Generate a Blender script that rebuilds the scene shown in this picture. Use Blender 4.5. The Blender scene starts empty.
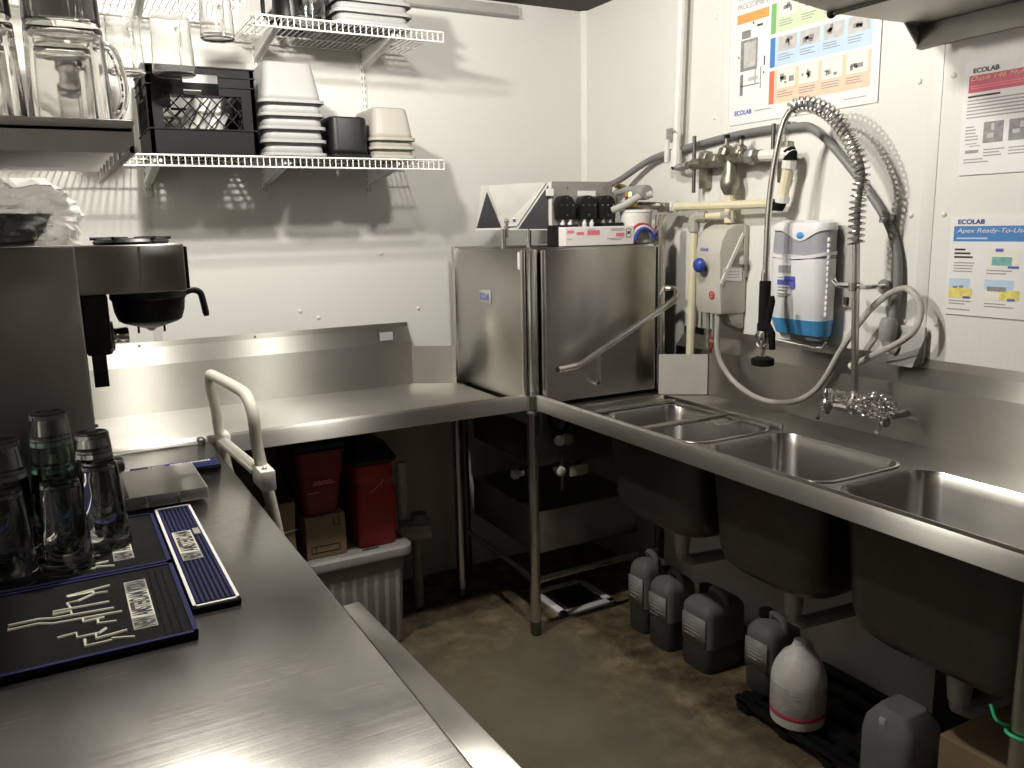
import bpy, bmesh, math, random
from mathutils import Vector, Matrix
random.seed(7)
S = bpy.context.scene
COL = S.collection
PI = math.pi

# ------------------------------------------------------------------ materials
MATS = {}
def new_mat(name):
    m = bpy.data.materials.new(name); m.use_nodes = True
    MATS[name] = m
    nt = m.node_tree
    return m, nt, nt.nodes['Principled BSDF']
def N(nt, t, **kw):
    n = nt.nodes.new(t)
    for k, v in kw.items():
        if hasattr(n, k): setattr(n, k, v)
        else: n.inputs[k].default_value = v
    return n
def setp(b, **kw):
    for k, v in kw.items():
        k = k.replace('_', ' ')
        if k == 'Base Color' and len(v) == 3: v = (*v, 1)
        b.inputs[k].default_value = v
def coords(nt, scale=(1, 1, 1), use='Object'):
    tc = N(nt, 'ShaderNodeTexCoord'); mp = N(nt, 'ShaderNodeMapping')
    mp.inputs['Scale'].default_value = scale
    nt.links.new(tc.outputs[use], mp.inputs['Vector'])
    return mp.outputs['Vector']
def geo_coords(nt, scale=(1, 1, 1)):
    g = N(nt, 'ShaderNodeNewGeometry'); mp = N(nt, 'ShaderNodeMapping')
    mp.inputs['Scale'].default_value = scale
    nt.links.new(g.outputs['Position'], mp.inputs['Vector'])
    return mp.outputs['Vector']
def ramp(nt, src, stops):
    r = N(nt, 'ShaderNodeValToRGB'); e = r.color_ramp.elements
    while len(e) < len(stops): e.new(.5)
    for q, (p, c) in zip(e, stops):
        q.position = p; q.color = (*c, 1) if len(c) == 3 else c
    nt.links.new(src, r.inputs['Fac'])
    return r.outputs['Color']
def bump(nt, b, src, strength=.2, dist=.01):
    n = N(nt, 'ShaderNodeBump', Strength=strength, Distance=dist)
    nt.links.new(src, n.inputs['Height']); nt.links.new(n.outputs['Normal'], b.inputs['Normal'])
def noise(nt, vec, scale=5, detail=4, rough=.55):
    n = N(nt, 'ShaderNodeTexNoise', Scale=scale, Detail=detail, Roughness=rough)
    if vec is not None: nt.links.new(vec, n.inputs['Vector'])
    return n.outputs['Fac']
def plain(name, col, rough=.5, metal=0, var=.08, nscale=14, bumps=0, spec=.5, **kw):
    m, nt, b = new_mat(name)
    c = [max(0, x * (1 - var)) for x in col]; d = [min(1, x * (1 + var)) for x in col]
    f = noise(nt, coords(nt), nscale)
    nt.links.new(ramp(nt, f, [(.3, c), (.7, d)]), b.inputs['Base Color'])
    setp(b, Roughness=rough, Metallic=metal, Specular_IOR_Level=spec)
    setp(b, **kw)
    if bumps: bump(nt, b, noise(nt, coords(nt), nscale * 6), bumps, .004)
    return m
def steel(name, col=(.43, .418, .385), rough=.28, aniso=.75, scratch=.06, smudge=.04, rot=.25):
    m, nt, b = new_mat(name)
    uv = coords(nt, (1.2, 160, 1), 'UV')
    grain = noise(nt, uv, 3, 3, .6)
    sm = noise(nt, geo_coords(nt), 3.1, 5, .6)
    mix = N(nt, 'ShaderNodeMath', operation='MULTIPLY_ADD')
    nt.links.new(sm, mix.inputs[0]); mix.inputs[1].default_value = smudge * 2; mix.inputs[2].default_value = rough - smudge
    mx2 = N(nt, 'ShaderNodeMath', operation='MULTIPLY_ADD')
    nt.links.new(grain, mx2.inputs[0]); mx2.inputs[1].default_value = scratch; nt.links.new(mix.outputs[0], mx2.inputs[2])
    nt.links.new(mx2.outputs[0], b.inputs['Roughness'])
    c = [x * .9 for x in col]; d = [min(1, x * 1.08) for x in col]
    nt.links.new(ramp(nt, sm, [(.3, c), (.7, d)]), b.inputs['Base Color'])
    setp(b, Metallic=1.0, Anisotropic=aniso, Anisotropic_Rotation=rot)
    t = N(nt, 'ShaderNodeTangent', direction_type='UV_MAP')
    nt.links.new(t.outputs['Tangent'], b.inputs['Tangent'])
    bump(nt, b, grain, .015, .001)
    return m
steel('steel', rough=.30, aniso=.96); steel('steel_worn', (.45, .44, .41), .26, .8, .1, .06); steel('steel_counter', (.36, .352, .33), .17, .35, .14, .10, 0.0)
steel('steel_brushed', (.50, .487, .45), rough=.40, aniso=.98)
steel('steel_dull', (.40, .39, .365), .36, .5)
steel('steel_door', (.47, .455, .42), .30, .75)
plain('chrome', (.72, .71, .69), .13, 1, .04)
plain('bowl_shade', (.085, .082, .073), .32, .7, .1)  # dark tone standing in for the shade under the sink
plain('panel_steel', (.37, .36, .34), .55, .7, .06)
plain('shelf_steel', (.70, .69, .66), .45, .2, .06)
plain('light_plate', (.68, .66, .60), .42, .25, .05)
plain('dark_metal', (.14, .135, .125), .4, .9)
plain('tube_steel', (.6, .585, .55), .26, 1, .06)
plain('brass', (.62, .42, .17), .3, 1, .12, 30)
plain('bronze', (.32, .30, .245), .4, .9, .3, 40, .2)
plain('galvanised', (.42, .42, .40), .45, .8, .12, 30)
plain('white_wire', (.84, .83, .79), .35)
plain('white_plastic', (.80, .80, .80), .3, 0, .03)
plain('white_paint', (.78, .76, .71), .45)
plain('cream_tube', (.70, .665, .56), .45, 0, .1, 18)
plain('cream_pipe', (.76, .70, .50), .4, 0, .06)
plain('pvc', (.78, .77, .73), .35, 0, .05)
plain('grey_hose', (.20, .20, .195), .5, 0, .1)
plain('grey_plastic', (.29, .29, .27), .5, 0, .1)
plain('light_grey', (.46, .45, .42), .5, 0, .08)
plain('beige', (.55, .53, .46), .4, 0, .03)
plain('beige_dark', (.43, .41, .35), .45, 0, .03)
plain('smoke_grey', (.36, .36, .40), .25, 0, .03)
plain('black_plastic', (.008, .008, .009), .42, spec=.3)
plain('black_crate', (.006, .006, .007), .6, spec=.2)
plain('black_rubber', (.006, .006, .006), .85, bumps=.3, spec=.15)
plain('navy_rubber', (.014, .015, .075), .7, spec=.2)
plain('royal_blue', (.03, .07, .42), .4)
plain('knob_blue', (.035, .07, .36), .35)
plain('sky_blue', (.08, .34, .68), .3)
plain('red_plastic', (.34, .022, .02), .42, 0, .1, 9)
plain('red_dark', (.17, .016, .022), .5, 0, .1, 9)
plain('red_tube', (.55, .05, .07), .4)
plain('green_cord', (.05, .62, .28), .5)
plain('cardboard', (.30, .21, .125), .8, 0, .1, 8)
plain('ink', (.03, .028, .027), .6)
plain('grey_ink', (.33, .32, .31), .6)
plain('cream_print', (.66, .64, .53), .6)
plain('dim_print', (.30, .30, .26), .6)
plain('paper', (.83, .81, .80), .5, 0, .02)
plain('paper_pink', (.86, .80, .79), .5, 0, .02)
plain('paper_photo', (.52, .51, .49), .5, 0, .15, 40)
plain('photo_grey', (.26, .255, .25), .5, 0, .25, 60)
plain('print_orange', (.78, .36, .11), .5, 0, .03)
plain('print_green', (.20, .46, .16), .5, 0, .03)
plain('print_lightgreen', (.60, .73, .47), .5, 0, .03)
plain('print_blue', (.06, .22, .53), .5, 0, .03)
plain('print_lightblue', (.52, .66, .84), .5, 0, .03)
plain('print_red', (.72, .17, .09), .5, 0, .03)
plain('print_peach', (.87, .58, .43), .5, 0, .05)
plain('print_crimson', (.60, .08, .13), .5, 0, .03)
plain('print_navy', (.02, .06, .30), .5, 0, .03)
plain('print_yellow', (.80, .68, .18), .5, 0, .2, 70)
plain('print_teal', (.20, .45, .42), .5, 0, .2, 50)
plain('print_cream', (.84, .81, .70), .5, 0, .05)
plain('print_pink', (.80, .20, .25), .5, 0, .05)
plain('yellow_print', (.62, .45, .10), .5)
plain('blue_print', (.10, .13, .48), .5)

def clear(name, col, rough, trans, ior=1.45, alpha=1, **kw):
    m, nt, b = new_mat(name)
    setp(b, Base_Color=col, Roughness=rough, Transmission_Weight=trans, IOR=ior, Alpha=alpha, **kw)
    f = noise(nt, coords(nt), 9)
    r = N(nt, 'ShaderNodeMapRange'); r.inputs['To Min'].default_value = rough * .7; r.inputs['To Max'].default_value = rough * 1.4
    nt.links.new(f, r.inputs['Value']); nt.links.new(r.outputs['Result'], b.inputs['Roughness'])
    return m
clear('glass', (.98, .99, .98), .02, 1, 1.4)
clear('glass_green', (.55, .85, .68), .04, 1, 1.3)
clear('clear_plastic', (.99, .985, .97), .035, .93, 1.2)
clear('frosted_plastic', (.66, .66, .65), .35, .45, 1.3)
clear('frosted_cream', (.70, .665, .59), .35, .4, 1.3)
clear('film', (.96, .945, .92), .42, .72, 1.06)
clear('hose_clear', (.80, .77, .72), .22, .5, 1.3)
clear('jug_plastic', (.22, .22, .21), .4, .25, 1.3)
clear('jug_clear', (.62, .62, .62), .22, .7, 1.2)
plain('jug_liquid', (.055, .058, .055), .4)

# walls: glossy white panel board with very fine upright ribs and faint marks
def wall_mat(name, col, rib_axis):
    m, nt, b = new_mat(name)
    v = geo_coords(nt)
    n1 = noise(nt, v, 1.3, 5)
    nt.links.new(ramp(nt, n1, [(.25, [x * .95 for x in col]), (.75, col)]), b.inputs['Base Color'])
    w = N(nt, 'ShaderNodeTexWave', Scale=16, Distortion=.4)
    w.bands_direction = rib_axis
    nt.links.new(v, w.inputs['Vector'])
    bump(nt, b, w.outputs['Fac'], .05, .004)
    setp(b, Roughness=.42, Specular_IOR_Level=.4)
wall_mat('wall_x', (.80, .795, .755), 'X')
wall_mat('wall_y', (.81, .795, .755), 'Y')
plain('wall_side', (.66, .64, .60), .6, 0, .1, 2)
plain('seam', (.78, .77, .73), .45, 0, .02)
plain('wall_dim', (.20, .18, .155), .7, 0, .2, 2)
plain('ceiling', (.045, .04, .034), .8, 0, .2, 4)
def floor_mat():
    m, nt, b = new_mat('concrete')
    v = geo_coords(nt)
    n1 = noise(nt, v, 2.6, 8, .62); n2 = noise(nt, v, 11, 8, .7)
    base = ramp(nt, n1, [(.32, (.10, .088, .058)), (.52, (.15, .13, .088)), (.7, (.18, .158, .108))])
    stain = ramp(nt, n2, [(.36, (.05, .03, .017)), (.50, (.15, .10, .054)), (.64, (.30, .24, .15))])
    # worn, rusty strip along the front of the sink and the machine corner
    sep = N(nt, 'ShaderNodeSeparateXYZ'); nt.links.new(v, sep.inputs[0])
    nw = N(nt, 'ShaderNodeMath', operation='MULTIPLY_ADD'); nt.links.new(n1, nw.inputs[0]); nw.inputs[1].default_value = 1.1
    nt.links.new(sep.outputs['X'], nw.inputs[2])
    mr = N(nt, 'ShaderNodeMapRange'); mr.inputs['From Min'].default_value = -.27; mr.inputs['From Max'].default_value = .12
    nt.links.new(nw.outputs[0], mr.inputs['Value'])
    nb = N(nt, 'ShaderNodeMath', operation='MULTIPLY_ADD'); nt.links.new(n1, nb.inputs[0]); nb.inputs[1].default_value = 1.2
    nt.links.new(sep.outputs['Y'], nb.inputs[2])
    mb = N(nt, 'ShaderNodeMapRange'); mb.inputs['From Min'].default_value = -.30; mb.inputs['From Max'].default_value = .25
    nt.links.new(nb.outputs[0], mb.inputs['Value'])
    mxm = N(nt, 'ShaderNodeMath', operation='MAXIMUM'); nt.links.new(mr.outputs[0], mxm.inputs[0]); nt.links.new(mb.outputs[0], mxm.inputs[1])
    mm = N(nt, 'ShaderNodeMath', operation='MULTIPLY'); nt.links.new(mxm.outputs[0], mm.inputs[0]); mm.inputs[1].default_value = .85
    mix = N(nt, 'ShaderNodeMix', data_type='RGBA')
    nt.links.new(mm.outputs[0], mix.inputs[0]); nt.links.new(base, mix.inputs[6]); nt.links.new(stain, mix.inputs[7])
    nt.links.new(mix.outputs[2], b.inputs['Base Color'])
    setp(b, Roughness=.55)
    bump(nt, b, n2, .15, .004)
floor_mat()


# ------------------------------------------------------------------ mesh builder
def V(*a): return Vector(a if len(a) == 3 else a[0])
class MB:
    def __init__(self): self.b = bmesh.new()
    def add(self, verts, faces):
        vs = [self.b.verts.new(v) for v in verts]
        for f in faces:
            try: self.b.faces.new([vs[i] for i in f])
            except ValueError: pass
        return self
    def merge(self, bm, mat=None):
        if mat is not None: bmesh.ops.transform(bm, matrix=mat, verts=bm.verts)
        me = bpy.data.meshes.new('t'); bm.to_mesh(me); bm.free(); self.b.from_mesh(me); bpy.data.meshes.remove(me)
        return self
    def box(self, a, c, bev=0, seg=2, mat=None):
        lo = [min(x, y) for x, y in zip(a, c)]; hi = [max(x, y) for x, y in zip(a, c)]
        bm = bmesh.new(); bmesh.ops.create_cube(bm, size=1)
        for v in bm.verts: v.co = V([lo[i] + (v.co[i] + .5) * (hi[i] - lo[i]) for i in range(3)])
        if bev: bmesh.ops.bevel(bm, geom=bm.edges[:], offset=bev, segments=seg, affect='EDGES', profile=.5)
        return self.merge(bm, mat)
    def prism(self, poly, axis, a, c, bev=0):
        """poly: 2-D points in the two other axes (kept in xyz order), extruded along axis from a to c"""
        k = 'xyz'.index(axis); o = [i for i in range(3) if i != k]
        bm = bmesh.new(); n = len(poly); vs = []
        for h in (a, c):
            for p in poly:
                co = [0, 0, 0]; co[k] = h; co[o[0]] = p[0]; co[o[1]] = p[1]; vs.append(bm.verts.new(co))
        bm.faces.new(vs[:n]); bm.faces.new(vs[n:])
        for i in range(n): bm.faces.new([vs[i], vs[(i + 1) % n], vs[n + (i + 1) % n], vs[n + i]])
        bmesh.ops.recalc_face_normals(bm, faces=bm.faces)
        if bev: bmesh.ops.bevel(bm, geom=bm.edges[:], offset=bev, segments=2, affect='EDGES', profile=.5)
        return self.merge(bm)
    def tube(self, pts, r, n=10, cap=True, closed=False):
        pts = [V(p) for p in pts]; m = len(pts)
        rs = r if isinstance(r, (list, tuple)) else [r] * m
        T = []
        for i in range(m):
            if closed: t = pts[(i + 1) % m] - pts[i - 1]
            else: t = pts[min(i + 1, m - 1)] - pts[max(i - 1, 0)]
            T.append(t.normalized() if t.length > 1e-9 else V(0, 0, 1))
        up = V(0, 0, 1) if abs(T[0].z) < .9 else V(1, 0, 0)
        u = T[0].cross(up).normalized(); verts = []; faces = []
        for i in range(m):
            u = (u - T[i] * u.dot(T[i])).normalized(); w = T[i].cross(u)
            for j in range(n):
                a = 2 * PI * j / n
                verts.append(pts[i] + (u * math.cos(a) + w * math.sin(a)) * rs[i])
        for i in range(m - (0 if closed else 1)):
            i2 = (i + 1) % m
            for j in range(n):
                faces.append((i * n + j, i * n + (j + 1) % n, i2 * n + (j + 1) % n, i2 * n + j))
        if cap and not closed:
            faces.append(tuple(range(n))[::-1]); faces.append(tuple((m - 1) * n + j for j in range(n)))
        return self.add(verts, faces)
    def lathe(self, prof, c=(0, 0, 0), axis='z', n=28, flute=0, nf=0):
        """prof: (radius, height) list; closed where the radius is 0"""
        verts = []; faces = []; rings = []
        for r, h in prof:
            if r < 1e-6: rings.append([len(verts)]); verts.append((0, 0, h)); continue
            ring = []
            for j in range(n):
                a = 2 * PI * j / n; q = r * (1 + (flute * math.cos(nf * a) if nf else 0))
                ring.append(len(verts)); verts.append((q * math.cos(a), q * math.sin(a), h))
            rings.append(ring)
        for A, B in zip(rings, rings[1:]):
            if len(A) == 1 and len(B) == 1: continue
            for j in range(n):
                k = (j + 1) % n
                if len(A) == 1: faces.append((A[0], B[k], B[j]))
                elif len(B) == 1: faces.append((A[j], A[k], B[0]))
                else: faces.append((A[j], A[k], B[k], B[j]))
        c = V(c)
        if axis == 'x': verts = [(v[2], v[0], v[1]) for v in verts]
        elif axis == 'y': verts = [(v[1], v[2], v[0]) for v in verts]
        return self.add([V(v) + c for v in verts], faces)
    def cyl(self, a, c, r, n=20, r2=None):
        return self.tube([a, c], [r, r if r2 is None else r2], n)
    def loft(self, rings, close_a=True, close_b=True):
        n = len(rings[0]); verts = [p for r in rings for p in r]; faces = []
        for i in range(len(rings) - 1):
            for j in range(n): faces.append((i * n + j, i * n + (j + 1) % n, (i + 1) * n + (j + 1) % n, (i + 1) * n + j))
        if close_a: faces.append(tuple(range(n))[::-1])
        if close_b: faces.append(tuple((len(rings) - 1) * n + j for j in range(n)))
        return self.add(verts, faces)
    def sphere(self, c, r, sub=2, scale=(1, 1, 1)):
        bm = bmesh.new(); bmesh.ops.create_icosphere(bm, subdivisions=sub, radius=r)
        for v in bm.verts: v.co = V(c) + V([v.co[i] * scale[i] for i in range(3)])
        return self.merge(bm)
    def plate(self, outer, holes, z, th):
        """flat plate in xy with holes, thickness th downward"""
        bm = bmesh.new()
        for loop in [outer] + holes:
            vs = [bm.verts.new((p[0], p[1], z)) for p in loop]
            for i in range(len(vs)): bm.edges.new((vs[i], vs[(i + 1) % len(vs)]))
        bmesh.ops.triangle_fill(bm, edges=bm.edges[:], use_beauty=True)
        bmesh.ops.recalc_face_normals(bm, faces=bm.faces)
        for f in bm.faces:
            if f.normal.z < 0: f.normal_flip()
        r = bmesh.ops.extrude_face_region(bm, geom=bm.faces[:])
        bmesh.ops.translate(bm, verts=[g for g in r['geom'] if isinstance(g, bmesh.types.BMVert)], vec=(0, 0, -th))
        bmesh.ops.recalc_face_normals(bm, faces=bm.faces)
        return self.merge(bm)
    def build(self, name, mat, parent=None, smooth=True, solid=0, grain='x', angle=35):
        b = self.b
        if parent is not None:
            bmesh.ops.transform(b, matrix=world(parent).inverted(), verts=b.verts)
        bmesh.ops.recalc_face_normals(b, faces=b.faces)
        uvl = b.loops.layers.uv.new('UVMap')
        gi = 'xyz'.index(grain)
        for f in b.faces:
            n = f.normal; k = max(range(3), key=lambda i: abs(n[i]))
            o = [i for i in range(3) if i != k]
            if k == 2 and gi == 1: o = [1, 0]
            for l in f.loops: l[uvl].uv = (l.vert.co[o[0]], l.vert.co[o[1]])
        me = bpy.data.meshes.new(name); b.to_mesh(me); b.free()
        me.materials.append(MATS[mat] if isinstance(mat, str) else mat)
        if smooth:
            for p in me.polygons: p.use_smooth = True
            try: me.set_sharp_from_angle(angle=math.radians(angle))
            except Exception: pass
        o = bpy.data.objects.new(name, me); COL.objects.link(o)
        if parent is not None: o.parent = parent
        if solid:
            md = o.modifiers.new('thick', 'SOLIDIFY'); md.thickness = solid; md.offset = 0
        return o
def world(o):
    m = Matrix.LocRotScale(o.location, o.rotation_euler, o.scale)
    return world(o.parent) @ m if o.parent else m
def tag(o, label, cat, group=None, kind=None):
    if label: o['label'] = label
    if cat: o['category'] = cat
    if group: o['group'] = group
    if kind: o['kind'] = kind
    return o
def thing(name, label, cat, loc, group=None, rz=0):
    o = bpy.data.objects.new(name, None); COL.objects.link(o)
    o.empty_display_size = .05; o.location = loc; o.rotation_euler = (0, 0, rz)
    return tag(o, label, cat, group)
def struct(o): o['kind'] = 'structure'; return o
def copy_tree(o, parent=None):
    c = o.copy(); COL.objects.link(c)
    if parent: c.parent = parent
    for ch in list(o.children): copy_tree(ch, c)
    return c
def rrect(x0, y0, x1, y1, r, z=None, n=5):
    out = []
    for cx, cy, a0 in ((x1 - r, y1 - r, 0), (x0 + r, y1 - r, PI / 2), (x0 + r, y0 + r, PI), (x1 - r, y0 + r, 1.5 * PI)):
        for i in range(n + 1):
            a = a0 + i / n * PI / 2
            p = (cx + r * math.cos(a), cy + r * math.sin(a))
            out.append(p if z is None else (*p, z))
    return out
def spline(pts, k=8):
    P = [V(p) for p in pts]; P = [P[0] * 2 - P[1]] + P + [P[-1] * 2 - P[-2]]; out = []
    for i in range(1, len(P) - 2):
        for j in range(k):
            t = j / k; a, b_, c, d = P[i - 1], P[i], P[i + 1], P[i + 2]
            out.append(.5 * ((2 * b_) + (c - a) * t + (2 * a - 5 * b_ + 4 * c - d) * t * t + (3 * b_ - a - 3 * c + d) * t ** 3))
    out.append(P[-2]); return out
def text(name, s, mat, origin, right, up, height, parent, width=None, bold=False, italic=False, ext=.0004):
    """lettering lying in the plane of right/up, lower left corner at origin"""
    cu = bpy.data.curves.new(name, 'FONT'); cu.body = s; cu.size = 1; cu.extrude = 0
    if bold: cu.offset = .032
    if italic: cu.shear = .25
    tmp = bpy.data.objects.new(name, cu); COL.objects.link(tmp)
    bpy.context.view_layer.update()
    me = bpy.data.meshes.new_from_object(tmp.evaluated_get(bpy.context.evaluated_depsgraph_get()))
    bpy.data.objects.remove(tmp); bpy.data.curves.remove(cu)
    xs = [v.co.x for v in me.vertices]; ys = [v.co.y for v in me.vertices]
    x0, x1, y0, y1 = min(xs), max(xs), min(ys), max(ys)
    sy = height / (y1 - y0); sx = sy if width is None else width / (x1 - x0)
    R, U, O = V(right).normalized(), V(up).normalized(), V(origin); nrm = R.cross(U)
    inv = world(parent).inverted()
    for v in me.vertices:
        v.co = inv @ (O + R * (v.co.x - x0) * sx + U * (v.co.y - y0) * sy + nrm * ext)
    me.materials.append(MATS[mat]); me.name = name
    o = bpy.data.objects.new(name, me); COL.objects.link(o); o.parent = parent
    return o
#SPLIT
# ------------------------------------------------------------------ room
XL, YF, ZC = -2.62, -5.2, 2.40
struct(MB().box((XL - .1, YF - .1, -.08), (.1, .1, 0)).build('floor', 'concrete'))
struct(MB().box((XL - .1, YF - .1, ZC), (.1, .1, ZC + .08)).build('ceiling', 'ceiling'))
struct(MB().box((XL - .1, 0, 0), (.1, .1, ZC)).build('wall_back', 'wall_x'))
struct(MB().box((0, YF - .1, 0), (.1, 0, ZC)).build('wall_right', 'wall_y'))
struct(MB().box((XL - .1, YF - .1, 0), (XL, 0, ZC)).build('wall_left', 'wall_side'))
struct(MB().box((XL, YF - .1, 0), (0, YF, ZC)).build('wall_front', 'wall_dim'))
cj = MB().prism([(-.022, 0), (0, 0), (0, -.022), (-.004, -.022), (-.014, -.014), (-.022, -.004)], 'z', 0, ZC)
struct(cj.build('trim_1', 'seam'))
for i, y in enumerate((-.885, -1.70)):
    t = struct(MB().box((-.002, y - .02, 1.13), (0, y + .02, ZC), .0007).build('trim_%d' % (i + 2), 'seam'))
    mb = MB()
    for z in (1.2, 1.5, 1.86, 2.2):
        for s in (-.05, .05): mb.sphere((-.001, y + s, z), .008, 2, (.5, 1, 1))
    mb.build('rivet', 'seam', t)
t = struct(MB().box((-1.85, -.002, 1.12), (-1.82, 0, ZC), .0007).build('trim_4', 'seam'))
mb = MB()
for x, z in ((-1.25, 1.16), (-.98, 1.4), (-.83, 1.17), (-.55, 2.1), (-1.5, 1.5), (-1.32, 1.19)): mb.sphere((x, -.001, z), .008, 2, (1, .5, 1))
mb.build('rivet', 'seam', t)

# ------------------------------------------------------------------ ceiling lights and an added fill lamp (outside the frame)
LAMPS = [((-1.80, -1.18, 2.31), .035, 68, 'small ceiling lamp holder above the coffee brewer end of the dish table'),
         ((-1.06, -1.38, 2.345), .045, 47, 'ceiling lamp holder above the open floor by the dish machine'),
         ((-1.60, -4.3, 2.27), .10, 2, 'holder of an added weak fill lamp, far from the corner, behind the viewer')]  # weak general fill, added behind the camera
for l, rad, w, lab in LAMPS:
    r = thing('ceiling_light', lab, 'light', (l[0], l[1], ZC))
    MB().lathe([(0, ZC - .001), (.06, ZC - .001), (.06, ZC - .02), (.03, ZC - .03), (0, ZC - .03)], (l[0], l[1], 0)).build('lamp_holder', 'white_paint', r)
    ld = bpy.data.lights.new('bulb', 'POINT'); ld.shadow_soft_size = rad
    ld.energy = w; ld.color = (1, .955, .875)
    lo = bpy.data.objects.new('bulb', ld); COL.objects.link(lo); lo.location = l

# ------------------------------------------------------------------ dish table along the back wall
dt = thing('dish_table', 'long stainless dish landing table along the white back wall', 'table', (-1.65, -.36, 0))
prof = [(-.012, .868), (-.05, .868), (-.655, .866), (-.668, .872), (-.682, .902), (-.69, .909), (-.702, .911), (-.712, .905), (-.716, .893), (-.716, .855), (-.710, .855), (-.710, .888), (-.700, .90), (-.690, .897), (-.674, .862), (-.655, .855), (-.012, .855)]
MB().prism(prof, 'x', XL + .01, -.7285).build('table_top', 'steel_brushed', dt)
bs = MB().prism([(-.05, .866), (-.05, 1.04), (-.01, 1.098), (-.008, 1.118), (-.001, 1.118), (-.001, .866)], 'x', XL + .01, -.885).build('backsplash', 'steel_brushed', dt, angle=20)
pl = MB().box((-1.02, -.047, 1.055), (-.965, -.043, 1.088)).build('rating_plate', 'light_grey', bs)
mb = MB()
for x in (-1.9, -1.5): mb.sphere((x, -.0095, 1.107), .005, 2)
mb.build('screw', 'chrome', bs)
MB().prism([(-.888, -.0505), (-.737, -.1505), (-.735, -.146), (-.886, -.046)], 'z', .869, 1.022).build('end_panel', 'steel_dull', dt)
for x, y in ((-.80, -.27), (-2.45, -.62)):
    MB().cyl((x, y, .03), (x, y, .858), .019).build('leg', 'tube_steel', dt)
MB().lathe([(0, 0), (.02, 0), (.022, .03), (.017, .04), (0, .04)], (-.80, -.27, 0)).build('foot', 'dark_metal', dt)

# ------------------------------------------------------------------ three bay sink along the right wall
sk = thing('compartment_sink', 'long stainless sink with three deep bowls along the right wall', 'sink', (-.35, -1.6, 0))
ZD = .862; YS, YE = -.722, -3.0
bowls = [(-.955, -1.41), (-1.455, -1.865), (-1.915, -2.40)]
BX0, BX1 = -.575, -.255
holes = [rrect(BX0, b, BX1, a, .06) for a, b in bowls]
dk = MB().plate([(-.655, YE), (-.012, YE), (-.012, YS + .02), (-.655, YS + .02)], holes, ZD, .004)
dk.build('deck', 'steel', sk, grain='y')
rim = [(-.656, ZD - .001), (-.668, .872), (-.676, .898), (-.684, .908), (-.695, .911), (-.704, .906), (-.708, .893), (-.708, .858), (-.702, .858), (-.702, .888), (-.694, .901), (-.686, .898), (-.672, .866), (-.656, ZD - .008)]
MB().prism(rim, 'y', YE, -.738).build('rolled_rim', 'steel', sk)
MB().prism([(-.05, ZD), (-.05, 1.028), (-.010, 1.075), (-.008, 1.10), (-.001, 1.10), (-.001, ZD)], 'y', YE, -.70).build('backsplash', 'steel', sk, angle=20)
for i, (a, b) in enumerate(bowls):
    zb = (.535, .515, .505)[i]; rings = []
    for z, ins, r in ((ZD + .002, -.012, .07), (ZD + .003, -.004, .063), (ZD - .004, 0, .06), (ZD - .03, .006, .06), (zb + .07, .02, .07), (zb + .03, .028, .08), (zb + .008, .05, .09), (zb, .085, .07)):
        rings.append([V(*p) for p in rrect(BX0 + ins, b + ins, BX1 - ins, a - ins, r, z)])
    bw = MB().loft(rings, False, True).build('bowl', 'steel_worn', sk, solid=.003)
    MB().loft([[V(*p) for p in rrect(BX0 + i_, b + i_, BX1 - i_, a - i_, r, z)] for z, i_, r in ((ZD - .008, -.004, .062), (ZD - .03, .002, .063), (zb + .07, .016, .073), (zb + .03, .024, .083), (zb + .006, .046, .093), (zb - .004, .083, .073))], False, True).build('shade_shell', 'bowl_shade', bw)  # added shell, its dark colour carries the under-sink shade on the bowl outsides
    c = ((BX0 + BX1) / 2, (a + b) / 2)
    MB().lathe([(0, zb + .004), (.02, zb + .003), (.044, zb + .006), (.046, zb - .02), (.03, zb - .05), (.024, zb - .11), (0, zb - .11)], (c[0], c[1], 0)).build('drain', 'galvanised', bw)
    MB().tube([(c[0], c[1], zb - .1), (c[0], c[1], zb - .125), (c[0] + .04, c[1], zb - .15), (-.14, c[1], zb - .165)], .02).build('waste_pipe', 'grey_plastic', bw)
# guide rails and bars over the first bowl
mb = MB()
mb.box((-.60, -.905, ZD + .003), (-.235, -.93, ZD + .012), .002)
mb.box((-.60, -.86, ZD), (-.235, -.868, ZD + .022), .002)
mb.box((-.235, -.86, ZD), (-.243, -1.43, ZD + .02), .002)
mb.build('rack_guide', 'steel', sk, grain='x')
MB().box((-.60, -1.195, ZD + .004), (-.24, -1.222, ZD + .016), .003).build('cross_bar', 'steel', sk)
MB().box((-.618, -.94, ZD + .003), (-.60, -1.42, ZD + .014), .003).build('side_bar', 'steel', sk, grain='y')
MB().box((-.275, -.94, ZD + .004), (-.257, -1.41, ZD + .012), .003).build('side_bar', 'steel', sk, grain='y')
for x, y in ((-.60, -2.40), (-.08, -2.40), (-.60, -2.95)):
    MB().cyl((x, y, .04), (x, y, ZD - .005), .02).build('leg', 'tube_steel', sk)
    MB().lathe([(0, 0), (.02, 0), (.024, .02), (.02, .045), (0, .045)], (x, y, 0)).build('foot', 'dark_metal', sk)
# a small loose steel strip lying over the first bowl
tag(MB().box((-.40, -1.30, ZD + .0165), (-.30, -1.325, ZD + .0185), .0008).build('metal_strip', 'tube_steel'), 'short loose bright metal strip lying across the first sink bowl', 'strip')

# splash plate at the corner of the sink, beside the machine
sp = thing('splash_guard', 'upright bright steel splash plate beside the dishwasher door', 'splash plate', (-.06, -.76, ZD))
MB().prism([(-.197, -.781), (-.0525, -.885), (-.0505, -.881), (-.195, -.777)], 'z', ZD + .002, 1.014).build('panel', 'light_plate', sp)
MB().prism([(-.205, -.792), (-.0605, -.896), (-.0525, -.885), (-.197, -.781)], 'z', ZD + .0005, ZD + .0025).build('flange', 'steel', sp)

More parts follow.
